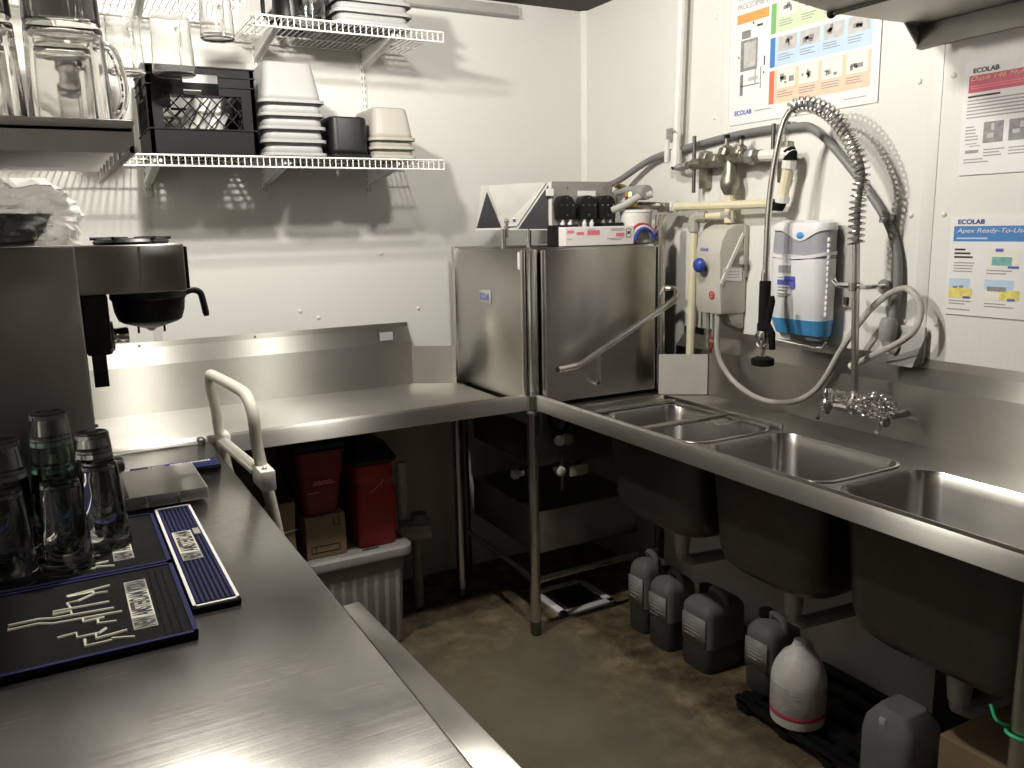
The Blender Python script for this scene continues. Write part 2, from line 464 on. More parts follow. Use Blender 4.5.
# ------------------------------------------------------------------ corner dish machine
dw = thing('dishwasher', 'big stainless corner dish machine with two lift doors', 'dishwasher', (-.40, -.40, 0))
cab = MB()
cab.box((-.69, -.70, 1.40), (-.10, -.08, 1.418), .004)
cab.box((-.69, -.10, .872), (-.10, -.085, 1.41))
cab.box((-.13, -.70, .872), (-.115, -.085, 1.41))
cab.build('cabinet', 'steel', dw)
dl = MB().box((-.709, -.665, .872), (-.695, -.11, 1.412), .004).build('door', 'steel_door', dw, grain='y')
bd = MB().box((-.7145, -.335, 1.208), (-.7085, -.425, 1.26), .002).build('name_badge', 'light_grey', dl)
text('lettering', 'ECOLAB', 'blue_print', (-.715, -.343, 1.222), (0, -1, 0), (0, 0, 1), .026, bd, width=.074, bold=True)
MB().box((-.7105, -.635, 1.345), (-.7085, -.650, 1.405)).build('sticker', 'paper', dl)
dr = MB().box((-.655, -.722, .872), (-.168, -.706, 1.412), .004).build('door', 'steel_door', dw)
mb = MB()
mb.box((-.705, -.71, .70), (-.672, -.682, 1.415), .006)
mb.build('corner_post', 'tube_steel', dw)
MB().cyl((-.712, -.675, .875), (-.712, -.675, 1.41), .009).build('door_guide', 'tube_steel', dw)
MB().cyl((-.66, -.724, .875), (-.66, -.724, 1.41), .009).build('door_guide', 'tube_steel', dw)
MB().box((-.712, -.112, .87), (-.70, -.085, 1.42), .003).build('rear_post', 'tube_steel', dw)
MB().box((-.160, -.728, .868), (-.128, -.70, 1.525), .003).build('side_post', 'tube_steel', dw)
MB().tube(spline([(-.645, -.79, 1.003), (-.60, -.79, 1.006), (-.555, -.79, 1.014), (-.50, -.79, 1.038), (-.30, -.79, 1.135), (-.165, -.79, 1.198), (-.125, -.785, 1.222), (-.105, -.765, 1.245), (-.10, -.735, 1.25), (-.118, -.71, 1.25)], 6), .0125, 12).build('lift_handle', 'tube_steel', dw)
MB().lathe([(0, 0), (.0105, 0), (.0105, .003), (0, .003)], (-.6475, -.79, 1.003), 'x').build('handle_end', 'black_plastic', dw)
lk = MB().box((-.478, -.785, .93), (-.462, -.778, 1.05), .003); lk.box((-.478, -.785, .93), (-.462, -.715, .942), .003)
lk.build('link_bar', 'tube_steel', dw)
# frame below
pm = MB().cyl((-.708, -.716, .05), (-.708, -.716, .905), .0195)
pm.lathe([(0, .838), (.027, .838), (.028, .845), (.027, .85), (0, .85)], (-.708, -.716, 0))
lg = pm.build('leg', 'tube_steel', dw)
MB().lathe([(0, 0), (.014, 0), (.02, .012), (.021, .055), (0, .055)], (-.708, -.716, 0)).build('foot', 'dark_metal', lg)
for x, y in ((-.12, -.70), (-.12, -.12), (-.69, -.10)):
    MB().cyl((x, y, .0), (x, y, .85), .019).build('leg', 'dark_metal', dw)
MB().cyl((-.708, -.70, .212), (-.69, -.11, .212), .0115).build('rail', 'tube_steel', dw)
MB().cyl((-.70, -.716, .212), (-.14, -.706, .212), .0115).build('rail', 'tube_steel', dw)
MB().box((-.66, -.66, .62), (-.14, -.13, .855), .01).build('wash_tank', 'dark_metal', dw)
tk = MB(); tk.box((-.66, -.655, .285), (-.655, -.12, .448), .001); tk.box((-.66, -.66, .285), (-.20, -.655, .448), .001)
tk.box((-.66, -.66, .285), (-.20, -.12, .29), .001); tk.box((-.205, -.66, .285), (-.20, -.12, .448)); tk.box((-.66, -.125, .285), (-.20, -.12, .448))
tk.build('scrap_tray', 'steel_dull', dw)
MB().box((-.52, -.67, .565), (-.44, -.655, .605), .003).build('junction_box', 'light_grey', dw)
MB().box((-.56, -.668, .52), (-.548, -.656, .66), .002).build('bracket', 'steel_dull', dw)
for x, y, z, a in ((-.575, -.665, .716, 'y'), (-.572, -.665, .60, 'y'), (-.668, -.535, .568, 'x')):
    f = MB().lathe([(0, -.03), (.012, -.03), (.018, -.026), (.019, -.008), (.011, -.004), (.011, .02), (0, .02)], (x, y, z), a, 16)
    f.build('spray_fitting', 'pvc', dw)
MB().lathe([(0, -.02), (.02, -.02), (.022, .0), (.02, .02), (0, .02)], (-.54, -.672, .716), 'y', 16).build('cap', 'grey_plastic', dw)
MB().tube(spline([(-.60, -.64, .86), (-.60, -.665, .78), (-.57, -.67, .745), (-.53, -.66, .76), (-.50, -.64, .84)], 6), .009).build('hose', 'black_rubber', dw)
# control housing carried on two rods above the machine
ch = MB(); ch.loft([[V(-.765, -.42, 1.482), V(-.53, -.575, 1.478), V(-.235, -.56, 1.478), V(-.20, -.30, 1.478), V(-.55, -.22, 1.478)],
                    [V(-.735, -.42, 1.642), V(-.515, -.55, 1.652), V(-.245, -.545, 1.652), V(-.20, -.30, 1.652), V(-.53, -.22, 1.642)]])
ctl = ch.build('control_housing', 'panel_steel', dw, smooth=False)
# end face recess: two dark tall triangles left and right of the sloping flap
A, B, C, D = V(-.765, -.42, 1.482), V(-.53, -.575, 1.478), V(-.515, -.55, 1.652), V(-.735, -.42, 1.642)
def onf(u, v, d=.003):
    p = (A * (1 - u) + B * u) * (1 - v) + (D * (1 - u) + C * u) * v
    n = (B - A).cross(D - A).normalized()
    if n.y > 0: n = -n
    return p + n * d
for tri in (((.015, .06), (.34, .06), (.09, .86)), ((.56, .03), (.955, .03), (.955, .93))):
    MB().loft([[onf(*q, d=-.004) for q in tri], [onf(*q, d=.0025) for q in tri]]).build('side_opening', 'black_plastic', ctl, smooth=False)
MB().loft([[onf(*q, d=0) for q in ((.36, .08), (.54, .08), (.93, .975), (.09, .975))], [onf(*q, d=.006) for q in ((.36, .08), (.54, .08), (.93, .975), (.09, .975))]])  .build('flap', 'panel_steel', ctl, smooth=False)
p0 = onf(.40, .2, .01)
mb = MB().sphere(p0, .009, 2); mb.cyl(p0, p0 + V(0, 0, -.06), .006); mb.sphere(onf(.50, .22, .01), .006, 2)
mb.build('drip_tap', 'chrome', ctl)
for i, x in enumerate((-.480, -.385, -.30)):
    poly = [(x - .036, 1.515), (x + .036, 1.515)] + [(x + .036 * math.cos(a), 1.565 + .036 * math.sin(a)) for a in [PI * k / 10 for k in range(11)]]
    p = MB().prism(poly, 'y', -.60, -.545, .003).build('pump_head', 'black_plastic', ctl)
    mb = MB()
    for dx, dz in ((-.025, 1.565), (.025, 1.565), (0, 1.592), (0, 1.53), (0, 1.565)): mb.sphere((x + dx, -.6005, dz), .0035, 1)
    mb.build('screw', 'chrome', p)
    for dx in (-.014, .018):
        MB().lathe([(0, 0), (.008, 0), (.009, .018), (.006, .022), (.006, .04), (0, .04)], (x + dx, -.59, 1.482), 'z', 12).build('tube_nozzle', 'white_plastic' if i < 2 else 'grey_plastic', p)
MB().box((-.545, -.568, 1.60), (-.517, -.559, 1.625)).build('sticker', 'paper', ctl)
MB().box((-.405, -.5635, 1.598), (-.33, -.5545, 1.618)).build('sticker', 'paper', ctl)
mb = MB()
for x in (-.45, -.285): mb.sphere((x, -.556, 1.63), .004, 1)
mb.build('screw', 'chrome', ctl)
for x, y in ((-.692, -.50), (-.597, -.52)): MB().cyl((x, y, 1.415), (x, y, 1.486), .0095).build('support_rod', 'tube_steel', dw)
tr = MB().box((-.545, -.64, 1.419), (-.455, -.56, 1.495), .006); tr.box((-.46, -.60, 1.419), (-.26, -.565, 1.44), .004); tr.box((-.345, -.63, 1.47), (-.245, -.56, 1.50), .005)
tr.box((-.345, -.60, 1.42), (-.33, -.58, 1.475))
tr.build('pump_base', 'black_plastic', dw)
# supply valve
vb = MB().tube(spline([(-.235, -.50, 1.48), (-.225, -.53, 1.59), (-.215, -.56, 1.615), (-.19, -.62, 1.62)], 6), .014)
vb.build('flexible_hose', 'grey_plastic', dw)
MB().tube(spline([(-.28, -.60, 1.545), (-.25, -.64, 1.565), (-.21, -.67, 1.592), (-.17, -.70, 1.60)], 6), .013).build('flexible_hose', 'light_grey', dw)
vv = MB().lathe([(0, 0), (.03, 0), (.032, .014), (.024, .02), (.024, .036), (.03, .04), (.026, .055), (0, .058)], (-.20, -.61, 1.555), 'z', 20).build('brass_valve', 'brass', dw)
MB().lathe([(0, 0), (.02, 0), (.024, .008), (.018, .014), (0, .016)], (-.215, -.56, 1.628), 'z', 16).build('valve_cap', 'brass', vv)
MB().lathe([(0, 0), (.026, 0), (.028, .01), (.028, .06), (.024, .07), (0, .07)], V(-.19, -.695, 1.607) + V(0, 0, 0), 'y', 18).build('solenoid', 'grey_plastic', dw)
MB().tube([(-.24, -.56, 1.585), (-.24, -.56, 1.57), (-.235, -.575, 1.562), (-.20, -.61, 1.562), (-.15, -.66, 1.56), (-.11, -.70, 1.555)], .014).build('elbow', 'bronze', dw)

# floor sink below the machine
fd = thing('floor_drain', 'square floor drain with pale frame beneath the dish machine', 'drain', (-.42, -.52, 0))
fr = MB(); x0, x1, y0, y1 = -.552, -.30, -.655, -.40
fr.box((x0, y0, 0), (x1, y0 + .035, .012), .002); fr.box((x0, y1, 0), (x1, y1 - .03, .012), .002); fr.box((x0, y0, 0), (x0 + .03, y1, .012), .002); fr.box((x1, y0, 0), (x1 - .03, y1, .012), .002)
fr.build('frame', 'paper', fd)
g = MB()
for i in range(9): g.box((x0 + .035 + i * .022, y0 + .03, .001), (x0 + .048 + i * .022, y1 - .03, .006))
g.build('grate', 'dark_metal', fd)

# ------------------------------------------------------------------ things standing on the dish machine
pb = thing('chemical_box', 'white cardboard box with red print lying on the dish machine', 'box', (-.41, -.675, 1.419))
MB().box((-.553, -.70, 1.42), (-.255, -.655, 1.487), .002).build('carton', 'paper_pink', pb, smooth=False)
mb = MB()
for x, z, w, h in ((-.545, 1.466, .028, .009), (-.505, 1.459, .03, .01), (-.46, 1.458, .053, .016), (-.335, 1.45, .036, .013)): MB().box((x, -.7008, z), (x + w, -.7003, z + h)).build('red_print', 'print_pink', pb)
mb.b.free()
mb = MB()
for x, z, w in ((-.36, 1.476, .06), (-.355, 1.471, .058), (-.46, 1.477, .035), (-.375, 1.443, .075), (-.36, 1.438, .05), (-.545, 1.443, .02)): mb.box((x, -.7008, z), (x + w, -.7003, z + .002))
mb.build('small_print', 'grey_ink', pb)
mb = MB()
for a, c in (((-.29, 1.445), (-.288, 1.477)), ((-.27, 1.445), (-.268, 1.477)), ((-.29, 1.445), (-.268, 1.447)), ((-.29, 1.475), (-.268, 1.477)), ((-.284, 1.458), (-.274, 1.468))): mb.box((a[0], -.7008, a[1]), (c[0], -.7003, c[1]))
mb.build('handling_mark', 'ink', pb)
jb = thing('plastic_tub', 'white tub behind the pink-printed box on the machine', 'tub', (-.185, -.63, 1.419))
MB().lathe([(0, 0), (.052, 0), (.056, .005), (.06, .115), (.063, .118), (.06, .124), (0, .12)], (-.185, -.62, 1.419)).build('tub_body', 'white_paint', jb)
for i, (m, r) in enumerate((('red_tube', .058), ('paper', .050), ('royal_blue', .042))):
    c = V(-.205, -.675, 1.425 - i * .001)
    t = MB().tube([c + V(r * 1.0 * math.cos(a), -.01 - i * .007, r * .95 * math.sin(a) + .012) for a in [PI * (k / 18) for k in range(19)]], .0055, 8)
    tag(t.build('coiled_tube', m), ('loop of thin red tubing on top of the dish machine', 'loop of thin white tubing on top of the dish machine', 'loop of thin blue tubing on top of the dish machine')[i], 'tube', 'chemical tubing loops')
# ------------------------------------------------------------------ posters on the right wall (facing -x; text runs along -y)
RT, UP = (0, -1, 0), (0, 0, 1)
def on_wall(mb, y0, y1, z0, z1, d0, d1):
    mb.box((-d0, y0, z0), (-d1, y1, z1)); return mb
def poster(name, label, y0, y1, z0, z1, mat='paper'):
    r = thing(name, label, 'poster', (-.001, (y0 + y1) / 2, z0))
    on_wall(MB(), y0, y1, z0, z1, .0025, .0042).build('sheet', mat, r, smooth=False); return r
def bars(parent, name, mat, items, d=.0046):
    if name in ('picture', 'row_panel'):
        for y, z, w, h in items: on_wall(MB(), y, y - w, z, z + h, .0041, d).build(name, mat, parent, smooth=False)
        return
    mb = MB()
    for y, z, w, h in items: on_wall(mb, y, y - w, z, z + h, .0041, d)
    return mb.build(name, mat, parent, smooth=False)
rnd = random.Random(3)
def lines(y, z, w, n, step=.0075, h=.0028):
    return [(y, z - i * step, w * rnd.uniform(.6, 1), h) for i in range(n)]
# big procedures chart
p1 = poster('procedure_poster', 'large washing procedure chart with green, blue and orange rows', -.912, -1.52, 1.823, 2.33)
bars(p1, 'title_block', 'print_orange', [(-.942, 2.150, .145, .030)])
text('heading', 'PROCEDIMIENTO', 'grey_ink', (-.0047, -.945, 2.195), RT, UP, .018, p1, width=.165)
text('heading', 'WASHING', 'grey_ink', (-.0047, -.945, 2.222), RT, UP, .018, p1, width=.1)
for z0, z1, dk_, lt in ((2.09, 2.183, 'print_green', 'print_lightgreen'), (1.986, 2.078, 'print_blue', 'print_lightblue'), (1.871, 1.975, 'print_red', 'print_peach')):
    bars(p1, 'row_tab', dk_, [(-1.097, z0, .022, z1 - z0)])
    bars(p1, 'row_panel', lt, [(-1.121, z0, .37, z1 - z0)])
    ph = []; tx = []; sk_ = []
    for i in range(4):
        y = -1.132 - i * .091
        ph.append((y, z0 + .045, .076, z1 - z0 - .047)); tx += lines(y, z0 + .033, .07, 3)
        for k in range(5): sk_.append((y - rnd.uniform(.01, .05), z0 + .05 + rnd.uniform(0, .025), rnd.uniform(.004, .022), rnd.uniform(.004, .018)))
    bars(p1, 'picture', 'print_cream' if lt != 'print_lightblue' else 'paper_photo', ph, .0049)
    bars(p1, 'drawing', 'photo_grey', sk_, .0052)
    bars(p1, 'small_print', 'grey_ink', tx, .0050)
mach = [(-.962, 1.995, .078, .10), (-.965, 2.10, .042, .025), (-.962, 1.985, .012, -.068), (-.972, 1.917, .004, .07), (-1.055, 1.93, .004, .07), (-1.03, 1.945, .004, .05), (-.962, 1.945, .09, .004)]
bars(p1, 'machine_drawing', 'photo_grey', [(y, min(z, z + h), w, abs(h)) for y, z, w, h in mach])
bars(p1, 'machine_drawing', 'paper_photo', [(-.978, 2.005, .055, .082), (-1.0, 1.96, .045, .012)], .0050)
bars(p1, 'small_print', 'ink', [(-1.015, 2.14, .006, .008), (-1.035, 2.128, .026, .007), (-.95, 2.04, .006, .006), (-1.07, 2.0, .005, .03), (-1.068, 1.975, .006, .006)])
text('lettering', 'ECOLAB', 'blue_print', (-.0047, -.941, 1.853), RT, UP, .016, p1, width=.08, bold=True)
bars(p1, 'small_print', 'grey_ink', [(-1.035, 1.858, .075, .003), (-1.40, 1.845, .08, .0025)])
# red sheet, upper right
p2 = poster('product_sheet', 'paper sheet with crimson banner, upper of two on right wall', -1.785, -2.30, 1.60, 1.885, 'paper')
bars(p2, 'banner', 'print_crimson', [(-1.797, 1.807, .49, .043)])
text('lettering', 'ECOLAB', 'ink', (-.0047, -1.807, 1.855), RT, UP, .0125, p2, width=.068, bold=True)
text('lettering', 'Oasis 146 Multi-Quat', 'print_peach', (-.0053, -1.803, 1.834), RT, UP, .013, p2, width=.205, italic=True)
bars(p2, 'small_print', 'print_pink', [(-1.803, 1.822, .2, .003), (-1.803, 1.816, .17, .003)], .0050)
bars(p2, 'small_print', 'ink', [(-1.797, 1.795, .085, .005)])
bars(p2, 'small_print', 'grey_ink', lines(-1.797, 1.786, .30, 6, .0085, .003) + lines(-1.797, 1.720, .036, 5, .008, .003) + lines(-1.797, 1.638, .07, 2) + lines(-1.85, 1.66, .06, 3) + lines(-1.915, 1.66, .06, 3))
bars(p2, 'picture', 'photo_grey', [(-1.846, 1.678, .052, .052), (-1.912, 1.678, .06, .052), (-1.985, 1.678, .06, .052)])
bars(p2, 'picture', 'paper_photo', [(-1.856, 1.69, .018, .012), (-1.866, 1.708, .008, .018), (-1.922, 1.695, .018, .01), (-1.94, 1.708, .012, .015)], .0050)
bars(p2, 'diagram', 'grey_ink', [(-1.80, 1.678, .03, .002), (-1.81, 1.672, .03, .002), (-1.80, 1.655, .036, .008)])
# blue sheet, lower right
p3 = poster('product_sheet', 'paper sheet with blue banner, lower of two on right wall', -1.775, -2.25, 1.232, 1.492)
bars(p3, 'banner', 'print_blue', [(-1.786, 1.428, .45, .040)])
text('lettering', 'ECOLAB', 'print_navy', (-.0047, -1.796, 1.473), RT, UP, .0125, p3, width=.074, bold=True)
text('lettering', 'Apex Ready-To-Use Pot', 'paper', (-.0053, -1.795, 1.447), RT, UP, .015, p3, width=.225, italic=True)
bars(p3, 'small_print', 'print_lightblue', [(-1.795, 1.434, .085, .004)], .0050)
bars(p3, 'small_print', 'ink', [(-1.792, 1.404, .03, .005), (-1.792, 1.394, .045, .005), (-1.792, 1.384, .052, .005)])
bars(p3, 'small_print', 'grey_ink', lines(-1.792, 1.37, .06, 4) + lines(-1.885, 1.352, .08, 2) + lines(-1.786, 1.268, .075, 2) + lines(-1.885, 1.266, .085, 2) + [(-1.782, 1.245, .065, .003)])
bars(p3, 'picture', 'print_cream', [(-1.887, 1.36, .08, .048)])
bars(p3, 'picture', 'print_teal', [(-1.897, 1.367, .052, .022)], .0050)
bars(p3, 'picture', 'blue_print', [(-1.905, 1.402, .02, .008), (-1.94, 1.36, .028, .006), (-1.825, 1.277, .02, .006), (-1.945, 1.277, .02, .006)], .0052)
bars(p3, 'picture', 'print_lightblue', [(-1.783, 1.30, .058, .030), (-1.882, 1.30, .076, .030)])
bars(p3, 'picture', 'print_yellow', [(-1.783, 1.278, .066, .026), (-1.925, 1.278, .05, .026)], .0049)
bars(p3, 'picture', 'print_cream', [(-1.882, 1.278, .05, .026)], .0048)
bars(p3, 'picture', 'photo_grey', [(-1.795, 1.303, .012, .006), (-1.812, 1.305, .012, .006), (-1.89, 1.30, .05, .012)], .0051)

# ------------------------------------------------------------------ steel shelf at the top of the right wall
rs = thing('wall_shelf', 'slanted stainless wall shelf above the sink at top right', 'shelf', (-.02, -2.1, 1.95))
y0, y1 = -1.64, -2.75
sh = MB().prism([(-.002, 1.952), (-.002, 2.008), (-.34, 2.006), (-.49, 2.022), (-.70, 2.085), (-.70, 2.093), (-.485, 2.032), (-.34, 2.016), (-.006, 2.018), (-.012, 2.10), (-.001, 2.10), (-.001, 1.952)], 'y', y1, y0)
sh.build('shelf_pan', 'steel', rs, grain='y')
MB().cyl((-.345, y0 + .005, 2.004), (-.345, y1, 2.004), .006).build('front_rod', 'dark_metal', rs)
MB().sphere((-.345, y0 + .002, 2.005), .012, 2).build('rod_end', 'black_rubber', rs)
MB().prism([(-.002, 1.945), (-.07, 2.007), (-.002, 2.007)], 'y', y0 - .001, y0 - .006).build('bracket', 'steel_dull', rs)
MB().box((-.012, y0, 1.945), (-.001, y1, 2.005), .002).build('wall_flange', 'steel', rs, grain='y')

# ------------------------------------------------------------------ pipework on the right wall
pm = thing('pipe_manifold', 'bronze valve manifold with white pipes on the right wall', 'pipework', (-.02, -.98, 1.55))
for y in (-.81, -1.19):
    MB().box((-.03, y + .02, 1.615), (-.001, y - .02, 1.745), .003).build('wall_bracket', 'bronze', pm)
    MB().cyl((-.06, y + .012, 1.60), (-.06, y + .012, 1.80), .007).build('bracket_rod', 'dark_metal', pm)
MB().tube([(-.06, -.79, 1.70), (-.06, -1.13, 1.705)], .02).build('valve_body', 'bronze', pm)
for y, z, r, m in ((-.86, 1.715, .028, 'bronze'), (-.905, 1.705, .024, 'bronze'), (-.965, 1.72, .034, 'bronze'), (-1.02, 1.72, .026, 'bronze'), (-1.085, 1.705, .028, 'galvanised')):
    b_ = MB().lathe([(0, -.018), (r * .8, -.018), (r, -.01), (r, .01), (r * .8, .018), (0, .018)], (-.06, y, z), 'y', 8)
    b_.build('union', m, pm)
for y, z1 in ((-.965, 1.775), (-1.035, 1.765)):
    h = MB().lathe([(0, 1.70), (.018, 1.70), (.014, 1.725), (.019, 1.73), (.019, 1.742), (.008, 1.748), (.007, z1), (0, z1)], (-.06, y, 0), 'z', 10).build('valve_stem', 'bronze', pm)
    MB().lathe([(0, 0), (.011, 0), (.011, .012), (0, .014)], (-.06, y, z1), 'z', 10).build('valve_cap', 'black_plastic', h)
MB().lathe([(0, 1.585), (.02, 1.585), (.032, 1.61), (.034, 1.63), (.024, 1.66), (.02, 1.70), (0, 1.70)], (-.06, -.985, 0), 'z', 16).build('vacuum_breaker', 'bronze', pm)
MB().tube([(-.06, -1.10, 1.705), (-.06, -1.235, 1.70)], .019).build('white_nipple', 'pvc', pm)
MB().tube([(-.06, -1.215, 1.70), (-.06, -1.25, 1.70), (-.06, -1.255, 1.695)], .023).build('white_union', 'pvc', pm)
MB().tube([(-.06, -1.245, 1.71), (-.06, -1.252, 1.70), (-.06, -1.252, 1.68)], .022).build('black_elbow', 'black_rubber', pm)
MB().tube([(-.06, -1.252, 1.69), (-.06, -1.225, 1.555)], .017).build('cream_pipe', 'cream_pipe', pm)
MB().tube([(-.06, -1.250, 1.68), (-.06, -1.246, 1.655)], .022).build('white_union', 'pvc', pm)
MB().tube([(-.06, -1.228, 1.57), (-.06, -1.224, 1.55)], .022).build('white_union', 'pvc', pm)
MB().tube([(-.06, -1.225, 1.56), (-.06, -1.215, 1.54), (-.06, -1.19, 1.545)], .02).build('black_elbow', 'black_rubber', pm)
MB().tube([(-.075, -.70, 1.552), (-.06, -1.20, 1.548)], .0155).build('cream_pipe', 'cream_pipe', pm)
MB().tube([(-.075, -.685, 1.552), (-.075, -.72, 1.552)], .022).build('white_union', 'pvc', pm)
MB().tube([(-.13, -.69, 1.55), (-.075, -.69, 1.552)], .018).build('tee', 'bronze', pm)
MB().tube([(-.06, -.985, 1.60), (-.06, -.985, 1.49)], .017).build('cream_pipe', 'cream_pipe', pm)
# white conduit from above with a small tap
wp = thing('water_pipe', 'white supply pipe coming down from ceiling to the manifold', 'pipe', (-.055, -.70, 1.7))
MB().tube([(-.055, -.715, ZC), (-.055, -.69, 1.72)], .016).build('pipe', 'white_paint', wp)
MB().tube([(-.055, -.692, 1.76), (-.055, -.69, 1.70)], .021).build('socket', 'pvc', wp)
MB().tube([(-.055, -.688, 1.715), (-.055, -.692, 1.70), (-.058, -.72, 1.695), (-.06, -.765, 1.70)], .014).build('elbow', 'galvanised', wp)
MB().sphere((-.058, -.684, 1.70), .012, 2).build('plug', 'black_rubber', wp)
tp = MB().tube([(-.058, -.70, 1.83), (-.058, -.66, 1.80)], .014); tp.box((-.075, -.655, 1.79), (-.063, -.69, 1.84), .003)
tp.build('shut_off', 'galvanised', wp)
MB().box((-.085, -.655, 1.715), (-.07, -.675, 1.80), .005).build('lever', 'pvc', wp)
# pvc drop pipe
dp = thing('drop_pipe', 'cream angled pipe dropping behind the splash plate', 'pipe', (-.06, -.82, 1.0))
MB().tube([(-.075, -.822, 1.50), (-.075, -.81, .90)], .016).build('pipe', 'cream_pipe', dp)
MB().tube([(-.075, -.822, 1.46), (-.075, -.822, 1.505), (-.07, -.84, 1.512), (-.06, -.87, 1.513)], .021).build('elbow', 'beige_dark', dp)
MB().tube([(-.06, -.86, 1.513), (-.06, -.985, 1.516)], .013).build('arm', 'cream_pipe', dp)
MB().tube([(-.06, -.96, 1.516), (-.06, -1.0, 1.517)], .019).build('coupling', 'beige_dark', dp)

# grey chemical dispenser
gd = thing('chemical_dispenser', 'beige chemical dispenser with round blue knob on right wall', 'dispenser', (-.05, -.96, 1.17))
MB().prism([(-.004, 1.175), (-.118, 1.175), (-.126, 1.25), (-.130, 1.39), (-.122, 1.43), (-.098, 1.468), (-.06, 1.484), (-.004, 1.486)], 'y', -1.02, -.895, .007).build('body', 'beige', gd)
MB().prism([(-.128, 1.285), (-.120, 1.275), (-.022, 1.448), (-.030, 1.456)], 'y', -1.0245, -1.0195).build('edge_trim', 'white_paint', gd)
MB().prism([(-.112, 1.295), (-.028, 1.288), (-.028, 1.333), (-.112, 1.337)], 'y', -1.0225, -1.0195).build('label', 'paper', gd)
MB().box((-.108, -1.0228, 1.300), (-.104, -1.022, 1.328)).build('small_print', 'ink', gd)
mb = MB()
for k in range(3): mb.box((-.095, -1.0228, 1.302 + k * .01), (-.04, -1.022, 1.304 + k * .01))
mb.build('small_print', 'grey_ink', gd)
MB().prism([(-.075, 1.343), (-.018, 1.343), (-.018, 1.395), (-.045, 1.385)], 'y', -1.0235, -1.0195).build('recess', 'photo_grey', gd)
MB().lathe([(0, 1.345), (.012, 1.347), (.012, 1.365), (.006, 1.375), (0, 1.378)], (-.035, -1.03, 0)).build('concentrate_bottle', 'frosted_plastic', gd)
MB().box((-.022, -1.026, 1.30), (-.004, -1.018, 1.48), .002).build('hinge_strip', 'beige_dark', gd)
text('lettering', 'ECOLAB', 'blue_print', (-.1315, -.922, 1.395), RT, UP, .011, gd, width=.040, bold=True)
MB().lathe([(0, 0), (.011, 0), (.013, .004), (.013, .016), (0, .018)], (-.145, -.935, 1.343), 'x').build('stem', 'white_plastic', gd)
MB().sphere((-.155, -.945, 1.346), .026, 3, (.7, 1, 1)).build('knob', 'knob_blue', gd)
st = MB().lathe([(.009, -.001), (.014, -.001), (.014, .002), (.009, .002), (.009, -.001)], (-.1265, -.98, 1.243), 'x', 20); st.build('round_mark', 'red_tube', gd)
MB().sphere((-.1255, -.98, 1.243), .006, 2, (.5, 1, 1)).build('round_mark', 'red_tube', gd)
MB().tube([(-.09, -.925, 1.18), (-.09, -.925, 1.06)], .007).build('feed_tube', 'galvanised', gd)
MB().tube([(-.09, -.95, 1.18), (-.09, -.95, 1.09)], .005).build('feed_tube', 'galvanised', gd)
mb = MB().tube([(-.09, -.925, 1.115), (-.09, -.925, 1.045)], .013); mb.tube([(-.09, -.925, 1.075), (-.09, -.96, 1.07)], .007)
mb.build('check_valve', 'bronze', gd)
MB().tube(spline([(-.09, -.95, 1.10), (-.085, -.94, 1.06), (-.08, -.925, 1.03)], 5), .006).build('red_hose', 'red_tube', gd)
MB().prism([(-.005, 1.178), (-.085, 1.178), (-.06, 1.135), (-.03, 1.118), (-.005, 1.118)], 'y', -1.015, -.965, .006).build('lower_cover', 'beige_dark', gd)

# white round-topped dispenser with blue bottom
wd = thing('soap_dispenser', 'white solid detergent dispenser with smoky window and blue underside', 'dispenser', (-.10, -1.33, 1.14))
def rr(y0, y1, x0, x1, r, z): return [V(p[0], p[1], z) for p in rrect(x0, y0, x1, y1, r, None, 6)]
yc = -1.322
def ring(z, w, d, r):
    w *= .95; d *= .62; r = min(r, .045)
    P = [V(p[0], p[1], z) for p in rrect(-.0125 - d, yc - w, -.0125, yc + w, min(r, d / 2.05), None, 6)]; out = []
    for i, p in enumerate(P):
        q = P[(i + 1) % len(P)]; k = 12 if i % 7 == 6 else 1
        out += [p.lerp(q, j / k) for j in range(k)]
    return out
body = MB().loft([ring(1.165, .108, .125, .05), ring(1.19, .116, .142, .055), ring(1.30, .119, .15, .058), ring(1.375, .119, .15, .058)], True, True)
body.build('body', 'white_plastic', wd)
MB().loft([ring(1.372, .117, .146, .058), ring(1.42, .117, .144, .058), ring(1.462, .115, .138, .058)], True, True).build('hopper_window', 'smoke_grey', wd)
lid = MB()
n = 30; top = []; bot = []
R0 = ring(1.452, .1185, .148, .06)
def dipz(p):   # front edge of the lid dips in the middle
    k = max(0, 1 - abs(p.y - yc + .024) / .085) if p.x < -.07 else 0
    return 1.462 - .032 * (k * k * (3 - 2 * k))
lid.loft([[V(p.x, p.y, dipz(p)) for p in R0], ring(1.468, .119, .149, .06), ring(1.484, .114, .14, .058), ring(1.493, .09, .11, .05)], True, True)
lid.build('lid', 'white_plastic', wd)
MB().sphere((-.1045, yc - .024, 1.447), .013, 3, (.3, 1.2, .8)).build('emblem', 'sky_blue', wd)
rimr = MB().loft([[V(p.x, p.y, 1.372 + (.016 * (abs(p.y - yc) / .119) ** 2 if p.x < -.04 else .016)) for p in ring(0, .1215, .1525, .06)], [V(p.x, p.y, 1.382 + (.016 * (abs(p.y - yc) / .119) ** 2 if p.x < -.04 else .016)) for p in ring(0, .1215, .1525, .06)]])
rimr.build('window_rim', 'white_plastic', wd)
MB().loft([ring(1.135, .104, .115, .05), ring(1.163, .112, .132, .055), ring(1.185, .117, .145, .057)]).build('underside', 'sky_blue', wd)
MB().loft([ring(1.118, .09, .09, .04), ring(1.14, .10, .11, .05), ring(1.158, .104, .118, .05)]).build('bowl', 'frosted_plastic', wd)
on_wall(MB(), -1.265, -1.315, 1.33, 1.354, .1045, .107).build('display', 'smoke_grey', wd)
